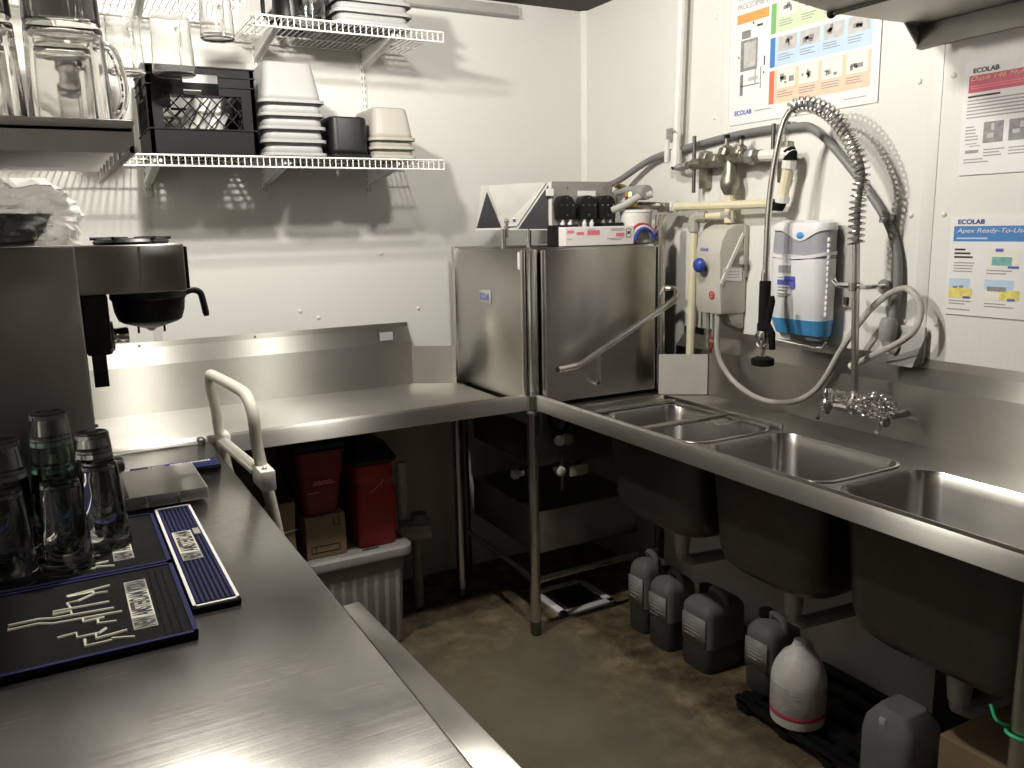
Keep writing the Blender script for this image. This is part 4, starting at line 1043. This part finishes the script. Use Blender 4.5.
MB().box((-2.105, -1.29, ZT + .002), (-2.05, -1.065, ZT + .035), .006).build('foot_block', 'black_plastic', cb)
for y in (-.935, -.885): MB().box((-2.16, y - .02, ZT + .001), (-2.035, y + .02, ZT + .03), .01).build('rear_foot', 'black_plastic', cb)
MB().box((-2.100, -1.282, 1.245), (-2.050, -1.08, 1.372), .006).build('switch_panel', 'black_plastic', cb)
MB().box((-2.092, -1.280, 1.178), (-2.064, -1.272, 1.26), .002).build('tab', 'black_plastic', cb)
MB().lathe([(0, 0), (.030, 0), (.034, .006), (.034, .012), (.018, .016), (.018, .040), (.016, .043), (0, .043)], (-2.052, -1.16, 1.272), 'x', 28).build('faucet_knob', 'chrome', cb)
mb = MB().sphere((-2.052, -1.283, 1.255), .004, 2); mb.sphere((-2.098, -1.294, 1.10), .004, 2); mb.build('screw', 'chrome', cb)
fn = MB().lathe([(0, 1.366), (.079, 1.366), (.080, 1.355), (.076, 1.35), (.073, 1.325), (.066, 1.305), (.058, 1.30), (.02, 1.288), (0, 1.284)], (-1.962, -1.18, 0), 'z', 36).build('brew_funnel', 'black_plastic', cb)
mb = MB()
for dx in (-.027, .027): mb.cyl((-1.962 + dx, -1.18, 1.276), (-1.962 + dx, -1.18, 1.30), .0025)
mb.build('drip_pins', 'black_plastic', fn)
MB().lathe([(0, 1.278), (.006, 1.28), (.018, 1.29), (0, 1.292)], (-1.962, -1.18, 0)).build('outlet', 'chrome', fn)
MB().tube(spline([(-1.885, -1.18, 1.362), (-1.868, -1.18, 1.366), (-1.853, -1.18, 1.360), (-1.848, -1.18, 1.345), (-1.842, -1.18, 1.305)], 5), [.0075] * 20 + [.006], 10).build('funnel_handle', 'black_plastic', fn)
bn = MB().lathe([(0, 1.472), (.075, 1.472), (.078, 1.478), (.072, 1.484), (.05, 1.486), (.048, 1.483), (0, 1.483)], (-1.985, -1.175, 0), 'z', 32)
for a in range(6):
    t = a * PI / 3; bn.tube([V(-1.985, -1.175, 1.485) + V(.02 * math.cos(t), .02 * math.sin(t), 0), V(-1.985, -1.175, 1.486) + V(.082 * math.cos(t), .082 * math.sin(t), 0)], .004, 6)
bn.build('top_warmer', 'black_plastic', cb)
# bag of paper filters on the brewer
bg = thing('plastic_bag', 'crumpled clear plastic bag of coffee filters lying on the brewer', 'bag', (-2.24, -1.18, 1.473))
def crumple(c, r, sc, seed, amp, zmin):
    bm = bmesh.new(); bmesh.ops.create_icosphere(bm, subdivisions=5, radius=1)
    from mathutils import noise as mn
    for v in bm.verts:
        p = v.co.copy()
        d = 1 + amp * (mn.noise(p * 1.6 + V(seed, 0, 0)) + .55 * abs(mn.noise(p * 4.1 + V(0, seed, 0))) + .3 * abs(mn.noise(p * 9 + V(0, 0, seed))))
        q = V(p.x * sc[0], p.y * sc[1], p.z * sc[2]) * d * r + V(c)
        if q.z < zmin: q.z = zmin + .001 * p.x
        if q.z > 1.612: q.z = 1.612 + .004 * p.y
        v.co = q
    mb = MB(); mb.merge(bm); return mb
crumple((-2.235, -1.185, 1.535), .10, (1.38, .95, .80), 3.3, .42, 1.4735).build('film', 'film', bg, angle=25)
fl = MB()
for k in range(5): fl.lathe([(0, 0), (.06, 0), (.085, .03), (.083, .03), (.058, .002), (0, .003)], (-2.235 + .004 * k, -1.185, 1.478 + k * .008), 'z', 40, .02, 20)
fl.build('paper_filters', 'paper', bg)

# ------------------------------------------------------------------ upturned pint glasses
def pint(label, c, mat='glass'):
    x, y, z = c; o = thing('pint_glass', label, 'glass', c, 'upturned pint glasses on the bar mat')
    h, rb, rm = .162, .031, .043
    p = [(rm - .002, 0), (rm, .0015), (rm - .0045, h * .35), (rb + .002, h * .85), (rb, h - .003), (rb - .003, h), (rb * .6, h - .003), (0, h - .004), (0, h - .012), (rb - .004, h - .012), (rb - .0005, h * .84), (rm - .0064, h * .35), (rm - .0022, .0015), (rm - .002, 0)]
    MB().lathe(p, c, 'z', 36).build('vessel', mat, o)
zG = zM + .002
pint('upturned pint glass standing alone at the front of the black mat', (-2.175, -1.60, zG))
pint('upturned pint glass nearest the steel brewer base', (-2.108, -1.51, zG))
pint('lower glass of the pair by the brewer column', (-2.112, -1.405, zG))
pint('upper glass of the pair by the brewer column', (-2.112, -1.405, zG + .038))
pint('bottom glass of the tall greenish stack', (-2.182, -1.475, zG), 'glass')
pint('green tinted glass in the middle of the tall stack', (-2.182, -1.475, zG + .05), 'glass_green')
pint('top glass of the tall greenish stack', (-2.182, -1.475, zG + .10))
pint('upturned pint glass at the left edge of the photo, in front', (-2.262, -1.615, zG))
pint('lower glass of the pair at the left edge, behind', (-2.262, -1.49, zG))
pint('upper glass of the pair at the left edge, behind', (-2.262, -1.49, zG + .06))

# ------------------------------------------------------------------ folding cart with white tube handle beside the worktop
ca = thing('folding_cart', 'folding platform cart with cream tube handle beside the worktop end', 'cart', (-1.62, -1.0, 0))
H = [(-1.66, -.76, .22), (-1.72, -.76, .56), (-1.768, -.76, .892), (-1.777, -.76, 1.0), (-1.786, -.762, 1.066), (-1.786, -.775, 1.098), (-1.783, -.82, 1.105), (-1.768, -1.08, 1.108), (-1.761, -1.15, 1.098), (-1.757, -1.186, 1.06), (-1.755, -1.19, .99), (-1.746, -1.19, .921), (-1.725, -1.19, .788), (-1.69, -1.19, .5), (-1.64, -1.19, .22)]
MB().tube(spline(H, 5), .0145, 14).build('handle', 'cream_tube', ca)
cbx = MB().tube([(-1.772, -.735, .912), (-1.750, -1.25, .915)], .008)
cbx.box((-1.772, -.73, .890), (-1.748, -.80, .93), .004)
cbx.box((-1.765, -1.16, .885), (-1.730, -1.26, .935), .004)
cbx.build('hinge_bar', 'white_paint', ca)
cb2 = MB().prism([(-1.785, -.80), (-1.755, -.80), (-1.735, -1.16), (-1.768, -1.16)], 'z', .905, .917, .002); cb2.build('fold_lock', 'cream_tube', ca)
mb = MB(); mb.sphere((-1.75, -1.19, .935), .007, 2); mb.sphere((-1.75, -1.235, .935), .007, 2); mb.build('bolt', 'galvanised', ca)
MB().box((-1.79, -1.23, .16), (-1.52, -.72, .20), .01).build('platform', 'grey_plastic', ca)
for x in (-1.76, -1.55):
    for y in (-1.18, -.77):
        MB().lathe([(0, -.016), (.05, -.016), (.06, -.008), (.06, .008), (.05, .016), (0, .016)], (x, y, .0605), 'x', 20).build('wheel', 'black_rubber', ca)
        MB().box((x - .02, y - .012, .06), (x + .02, y + .012, .16), .003).build('fork', 'galvanised', ca)
# ------------------------------------------------------------------ storage tote under the dish table and what stands on it
to = thing('storage_tote', 'grey ribbed storage tote with pale lid under the dish table', 'tote', (-1.34, -.36, 0))
x0, x1, y0, y1 = -1.50, -1.13, -.55, -.14
def rg(ins, z, r): return [V(*p) for p in rrect(x0 + ins, y0 + ins, x1 - ins, y1 - ins, r, z, 4)]
MB().loft([rg(.035, .002, .03), rg(.03, .01, .03), rg(.014, .30, .03), rg(.006, .355, .03)], True, False).build('bin', 'grey_plastic', to, solid=.004)
mb = MB()
for k in range(8):
    x = x0 + .045 + k * .04; mb.prism([(y0 + .034, .015), (y0 + .015, .34), (y0 + .008, .34), (y0 + .026, .015)], 'x', x - .008, x + .008, .002)
for k in range(8):
    y = y0 + .05 + k * .042; mb.prism([(x1 - .034, .015), (x1 - .015, .34), (x1 - .008, .34), (x1 - .026, .015)], 'y', y - .008, y + .008, .002)
mb.build('ribs', 'grey_plastic', to)
ld = MB().loft([rg(-.012, .352, .04), rg(-.016, .36, .045), rg(-.016, .384, .045), rg(-.008, .394, .04), rg(.01, .396, .03)], True, True).build('lid', 'light_grey', to)
mb = MB(); mb.box((-1.30, y0 + .004, .3955), (-1.24, y0 + .014, .397)); mb.box((x1 - .015, -.50, .3955), (x1 - .004, -.45, .397))
mb.build('lid_slot', 'ink', to)
zL = .397
bx = thing('cardboard_box', 'brown cardboard box on the tote lid with red tub on top', 'box', (-1.43, -.42, zL))
MB().box((-1.49, -.535, zL + .001), (-1.352, -.26, zL + .148), .002).build('carton', 'cardboard', bx, smooth=False)
mb = MB()
for a, c in (((-1.475, .415), (-1.375, .418)), ((-1.475, .437), (-1.375, .440)), ((-1.475, .415), (-1.472, .44)), ((-1.378, .415), (-1.375, .44)), ((-1.46, .415), (-1.457, .44)), ((-1.395, .505), (-1.392, .535)), ((-1.375, .505), (-1.372, .535)), ((-1.395, .505), (-1.372, .508))):
    mb.box((a[0], -.536, a[1]), (c[0], -.5352, c[1]))
mb.build('print_frame', 'ink', bx)
def bin_tub(o, xa, xb, ya, yb, z, h, mat, grow=.014):
    R = lambda k, zz, r=.025: [V(*p) for p in rrect(xa - k, ya - k, xb + k, yb + k, r, zz, 4)]
    MB().loft([R(-.012, z), R(-.008, z + .006), R(grow - .008, z + h * .6), R(grow - .004, z + h * .62), R(grow, z + h - .012), R(grow + .006, z + h - .01), R(grow + .006, z + h), R(grow - .004, z + h)], True, True).build('tub_body', mat, o)
rt = thing('red_tub', 'dark red plastic tub on the cardboard box under the table', 'tub', (-1.43, -.40, zL + .149))
bin_tub(rt, -1.495, -1.36, -.535, -.25, zL + .15, .225, 'red_dark')
mb = MB(); mb.box((-1.455, -.551, .668), (-1.395, -.549, .672)); mb.box((-1.46, -.551, .66), (-1.385, -.549, .664)); mb.box((-1.48, -.551, .632), (-1.44, -.549, .635))
mb.build('embossed_print', 'print_pink', rt)
MB().box((-1.515, -.55, .773), (-1.34, -.24, .80), .012).build('lid', 'black_plastic', rt)
rc = thing('red_container', 'bright red shouldered plastic container on the tote lid', 'container', (-1.22, -.40, zL))
R = lambda xa, xb, ya, yb, z: [V(*p) for p in rrect(xa, ya, xb, yb, .022, z, 4)]
MB().loft([R(-1.302, -1.168, -.53, -.26, zL + .001), R(-1.305, -1.165, -.535, -.255, zL + .01), R(-1.31, -1.158, -.54, -.25, .56), R(-1.308, -1.16, -.538, -.252, .60), R(-1.30, -1.175, -.53, -.27, .625), R(-1.305, -1.168, -.535, -.26, .64), R(-1.305, -1.168, -.535, -.26, .69), R(-1.295, -1.18, -.525, -.27, .70)], True, True).build('container_body', 'red_plastic', rc)
mb = MB()
for k in range(3): mb.tube([(-1.26 + k * .02, -.541, .60 + k * .012), (-1.235 + k * .012, -.541, .615 + k * .012)], .002, 6)
mb.build('embossed_print', 'print_pink', rc)
MB().loft([R(-1.315, -1.158, -.545, -.25, .70), R(-1.32, -1.154, -.55, -.245, .712), R(-1.29, -1.18, -.50, -.28, .76), R(-1.28, -1.20, -.48, -.30, .765)]).build('lid', 'black_plastic', rc)
bt = thing('paper_sack', 'open brown paper sack standing behind the white handle', 'sack', (-1.56, -.45, 0))
sk0 = MB().loft([[V(*p) for p in rrect(-1.69 + i, -.56 + i, -1.525 - i, -.30 - i, .01, z, 3)] for i, z in ((.004, .002), (0, .02), (0, .30), (.004, .50), (-.002, .62))], True, False)
sk0.build('sack_wall', 'cardboard', bt, solid=.002)
MB().tube([(-1.69, -.562, .505), (-1.62, -.563, .515), (-1.523, -.563, .525)], .002, 6).build('crease', 'cream_print', bt)
# drain pipe behind
dpn = thing('waste_trap', 'pale plastic waste pipe with round cap behind the tote', 'pipe', (-1.0, -.26, 0))
MB().tube([(-1.03, -.24, .60), (-1.03, -.24, .34), (-1.03, -.24, .33)], .022).build('riser', 'pvc', dpn)
MB().tube([(-1.05, -.26, .33), (-.99, -.29, .33), (-.945, -.30, .33)], .042).build('trap_body', 'light_grey', dpn)
MB().lathe([(0, 0), (.03, 0), (.035, .01), (.03, .03), (0, .032)], (-.985, -.29, .368)).build('cap', 'grey_plastic', dpn)
MB().cyl((-.99, -.27, 0), (-.99, -.27, .30), .02).build('stand_pipe', 'grey_plastic', dpn)

# ------------------------------------------------------------------ jugs under the sink
def jug(label, c, w, d, h, liquid, rz=0, mat='jug_plastic', lab=True):
    o = thing('chemical_jug', label, 'jug', c, 'dark chemical jugs under the sink', rz)
    x, y, z = 0, 0, 0
    R = lambda k, zz, r=.03: [V(*p) for p in rrect(-w / 2 * k, -d / 2 * k, w / 2 * k, d / 2 * k, r * k, zz, 5)]
    M = world(o)
    def tf(rs): return [[M @ p for p in r] for r in rs]
    MB().loft(tf([R(.94, .001), R(1, .012), R(1, liquid)]), True, True).build('liquid_part', 'jug_liquid', o)
    MB().loft(tf([R(1, liquid + .0005), R(1, h * .80), R(.97, h * .86), R(.80, h * .93), R(.35, h * .98)]), False, True).build('shell', mat, o)
    MB().lathe([(0, 0), (.022, 0), (.024, .006), (.024, .024), (0, .026)], M @ V(0, d * .28, h * .95)).build('cap', 'black_plastic', o)
    P = [M @ V(0, -d * .40, h * .84), M @ V(0, -d * .34, h * 1.0), M @ V(0, 0, h * 1.05), M @ V(0, d * .16, h * .96)]
    MB().tube(spline(P, 5), .012, 8).build('handle', mat, o)
    if lab:
        b = MB(); q = [M @ V(-w / 2 - .0008, -d * .40, liquid * 1.02), M @ V(-w / 2 - .0008, d * .40, liquid * 1.02), M @ V(-w / 2 - .0008, d * .40, h * .76), M @ V(-w / 2 - .0008, -d * .40, h * .76)]
        b.add(q, [(0, 1, 2, 3)]); b.build('label', 'grey_plastic', o, solid=.0006)
        b = MB()
        for k in range(5):
            z = h * (.48 + .05 * k); b.tube([M @ V(-w / 2 - .002, d * .30, z), M @ V(-w / 2 - .002, -d * (.05 + .07 * ((k * 7) % 4)), z)], .0012, 4)
        b.build('small_print', 'light_grey', o)
    return o
jug('dark chemical jug under the sink, nearest the floor drain', (-.315, -.885, 0), .13, .10, .285, .10, .04)
jug('dark chemical jug with lettered label, second from the floor drain', (-.32, -1.025, 0), .14, .115, .265, .11, .03)
jug('squat grey jug with plain pale label, third from the floor drain', (-.285, -1.20, 0), .18, .14, .255, .09, .03)
jug('dark square jug standing behind the white bottle', (-.29, -1.475, .05), .15, .11, .23, .08, .03)
# black rack on the floor
rk = thing('floor_rack', 'low black plastic floor rack with slots under the sink', 'rack', (-.25, -1.95, 0))
mb = MB()
for x in (-.425, -.395, -.34, -.25, -.16, -.08):
    mb.box((x, -2.75, .03), (x + (.02 if x < -.39 else .05), -1.455, .05), .003)
for y in (-1.46, -1.62, -1.78, -1.94, -2.1, -2.3, -2.5, -2.7): mb.box((-.425, y - .05, .012), (-.03, y, .046), .003)
mb.build('slats', 'black_plastic', rk)
for y in (-1.48, -1.9, -2.3, -2.7):
    for x in (-.40, -.06): MB().box((x - .02, y - .02, 0), (x + .02, y + .02, .03), .003).build('foot', 'black_plastic', rk)
# white bottle
wb = thing('bleach_bottle', 'white gallon bottle with red band standing on the black rack', 'bottle', (-.36, -1.655, .05))
c = (-.365, -1.648, .0505)
MB().lathe([(0, 0), (.066, 0), (.076, .008), (.078, .03), (.078, .135), (.077, .15), (.068, .178), (.050, .208), (.026, .228), (.022, .238), (0, .238)], c, 'z', 40).build('bottle_body', 'white_paint', wb)
MB().lathe([(.0784, .048), (.0791, .05), (.0791, .128), (.0784, .13)], c, 'z', 40).build('label', 'paper_photo', wb)
MB().lathe([(.0784, .034), (.0793, .036), (.0793, .046), (.0784, .048)], c, 'z', 40).build('red_band', 'print_crimson', wb)
MB().lathe([(0, .236), (.019, .236), (.019, .252), (0, .254)], c).build('cap', 'white_paint', wb)
mb = MB()
for k in range(6):
    z = .065 + k * .01
    mb.tube([V(c) + V(.0796 * math.cos(a), .0796 * math.sin(a), z) for a in [PI * 1.02 + j * .07 for j in range(6 + (k * 5) % 7)]], .0009, 4)
mb.build('small_print', 'grey_ink', wb)
MB().tube(spline([V(c) + V(.03, .02, .222), V(c) + V(.058, .02, .215), V(c) + V(.07, .02, .185), V(c) + V(.07, .02, .15)], 5), .010, 8).build('handle', 'white_paint', wb)
# clear jug
cj_ = thing('clear_jug', 'pale translucent angular jug at the front of the black rack', 'jug', (-.36, -1.90, .05))
R = lambda k, zz, r=.03: [V(*p) for p in rrect(-.365 - .075 * k, -1.985 - .075 * k, -.365 + .075 * k, -1.985 + .075 * k, r * k, zz, 3)]
MB().loft([R(.95, .0505), R(1, .06), R(1, .20), R(.92, .235), R(.62, .268), R(.58, .272)], True, True).build('jug_body', 'jug_clear', cj_)
MB().box((-.432, -1.985, .215), (-.420, -1.965, .252), .004).build('label', 'light_grey', cj_)
# boxes at the far right
b2 = thing('cardboard_box', 'brown cardboard box under the right end of the sink', 'box', (-.25, -2.2, .05))
MB().box((-.37, -2.36, .0505), (-.10, -2.09, .255), .003).build('carton', 'cardboard', b2, smooth=False)
b3 = thing('cardboard_box', 'taller tan box behind the brown one under the sink end', 'box', (-.2, -2.2, .05))
MB().box((-.09, -2.37, .0505), (-.03, -2.0, .36), .003).build('carton', 'cardboard', b3, smooth=False)
b4 = thing('black_box', 'small black box with yellow lettering beneath the third bowl', 'box', (-.12, -1.98, .05))
MB().box((-.20, -2.035, .0505), (-.12, -1.955, .40), .003).build('carton', 'black_plastic', b4, smooth=False)
text('lettering', 'Re', 'yellow_print', (-.2006, -1.965, .345), RT, UP, .028, b4, width=.05, bold=True)
# green cord knotted to the sink leg
gc = thing('green_cord', 'bright green cord tied around the right leg of the sink', 'cord', (-.62, -2.38, .5))
P = [V(-.60, -2.40, .498) + V(.027 * math.cos(a), .027 * math.sin(a), .012 * math.sin(a * .5)) for a in [PI * .3 + k * .35 for k in range(18)]]
MB().tube(spline([V(-.615, -2.345, .545), V(-.625, -2.365, .525)] + P, 3) + spline([P[-1], V(-.62, -2.44, .47), V(-.63, -2.47, .455)], 4), .0035, 8).build('cord_run', 'green_cord', gc)
# blue bucket at the frame edge
bb = thing('blue_bucket', 'blue plastic bucket at the bottom right corner', 'bucket', (-.48, -2.36, 0))
MB().lathe([(0, 0), (.10, 0), (.105, .01), (.125, .29), (.132, .295), (.132, .305), (.122, .305), (.118, .29), (.098, .015), (0, .012)], (-.43, -2.60, .0515), 'z', 36).build('bucket_wall', 'royal_blue', bb)

# ------------------------------------------------------------------ camera and view
def cam_axes(yaw, p, r):
    fw = V(math.sin(yaw) * math.cos(p), math.cos(yaw) * math.cos(p), -math.sin(p))
    rt_ = V(math.cos(yaw), -math.sin(yaw), 0); up = rt_.cross(fw)
    return rt_ * math.cos(r) + up * math.sin(r), -rt_ * math.sin(r) + up * math.cos(r), fw
a, u, f = cam_axes(math.radians(28.594), math.radians(10.633), math.radians(-1.259))
cd = bpy.data.cameras.new('camera'); cd.sensor_width = 36; cd.sensor_fit = 'HORIZONTAL'; cd.lens = 835.7 / 1024 * 36; cd.clip_start = .02
co = bpy.data.objects.new('camera', cd); COL.objects.link(co)
M = Matrix((a, u, -f)).transposed().to_4x4(); M.translation = V(-2.15027, -3.21671, 1.49149)
co.matrix_world = M
S.camera = co
w = bpy.data.worlds.new('world'); S.world = w; w.use_nodes = True
w.node_tree.nodes['Background'].inputs['Color'].default_value = (.9, .93, 1, 1)
w.node_tree.nodes['Background'].inputs['Strength'].default_value = .02
S.view_settings.view_transform = 'Standard'; S.view_settings.look = 'None'
S.view_settings.exposure = 0.0; S.view_settings.gamma = 1; S.view_settings.use_curve_mapping = False
S.cycles.max_bounces = 12; S.cycles.transmission_bounces = 12; S.cycles.glossy_bounces = 6; S.cycles.transparent_max_bounces = 12
S.cycles.caustics_reflective = False; S.cycles.caustics_refractive = False
S.cycles.use_denoising = True
S.cycles.sample_clamp_indirect = 4
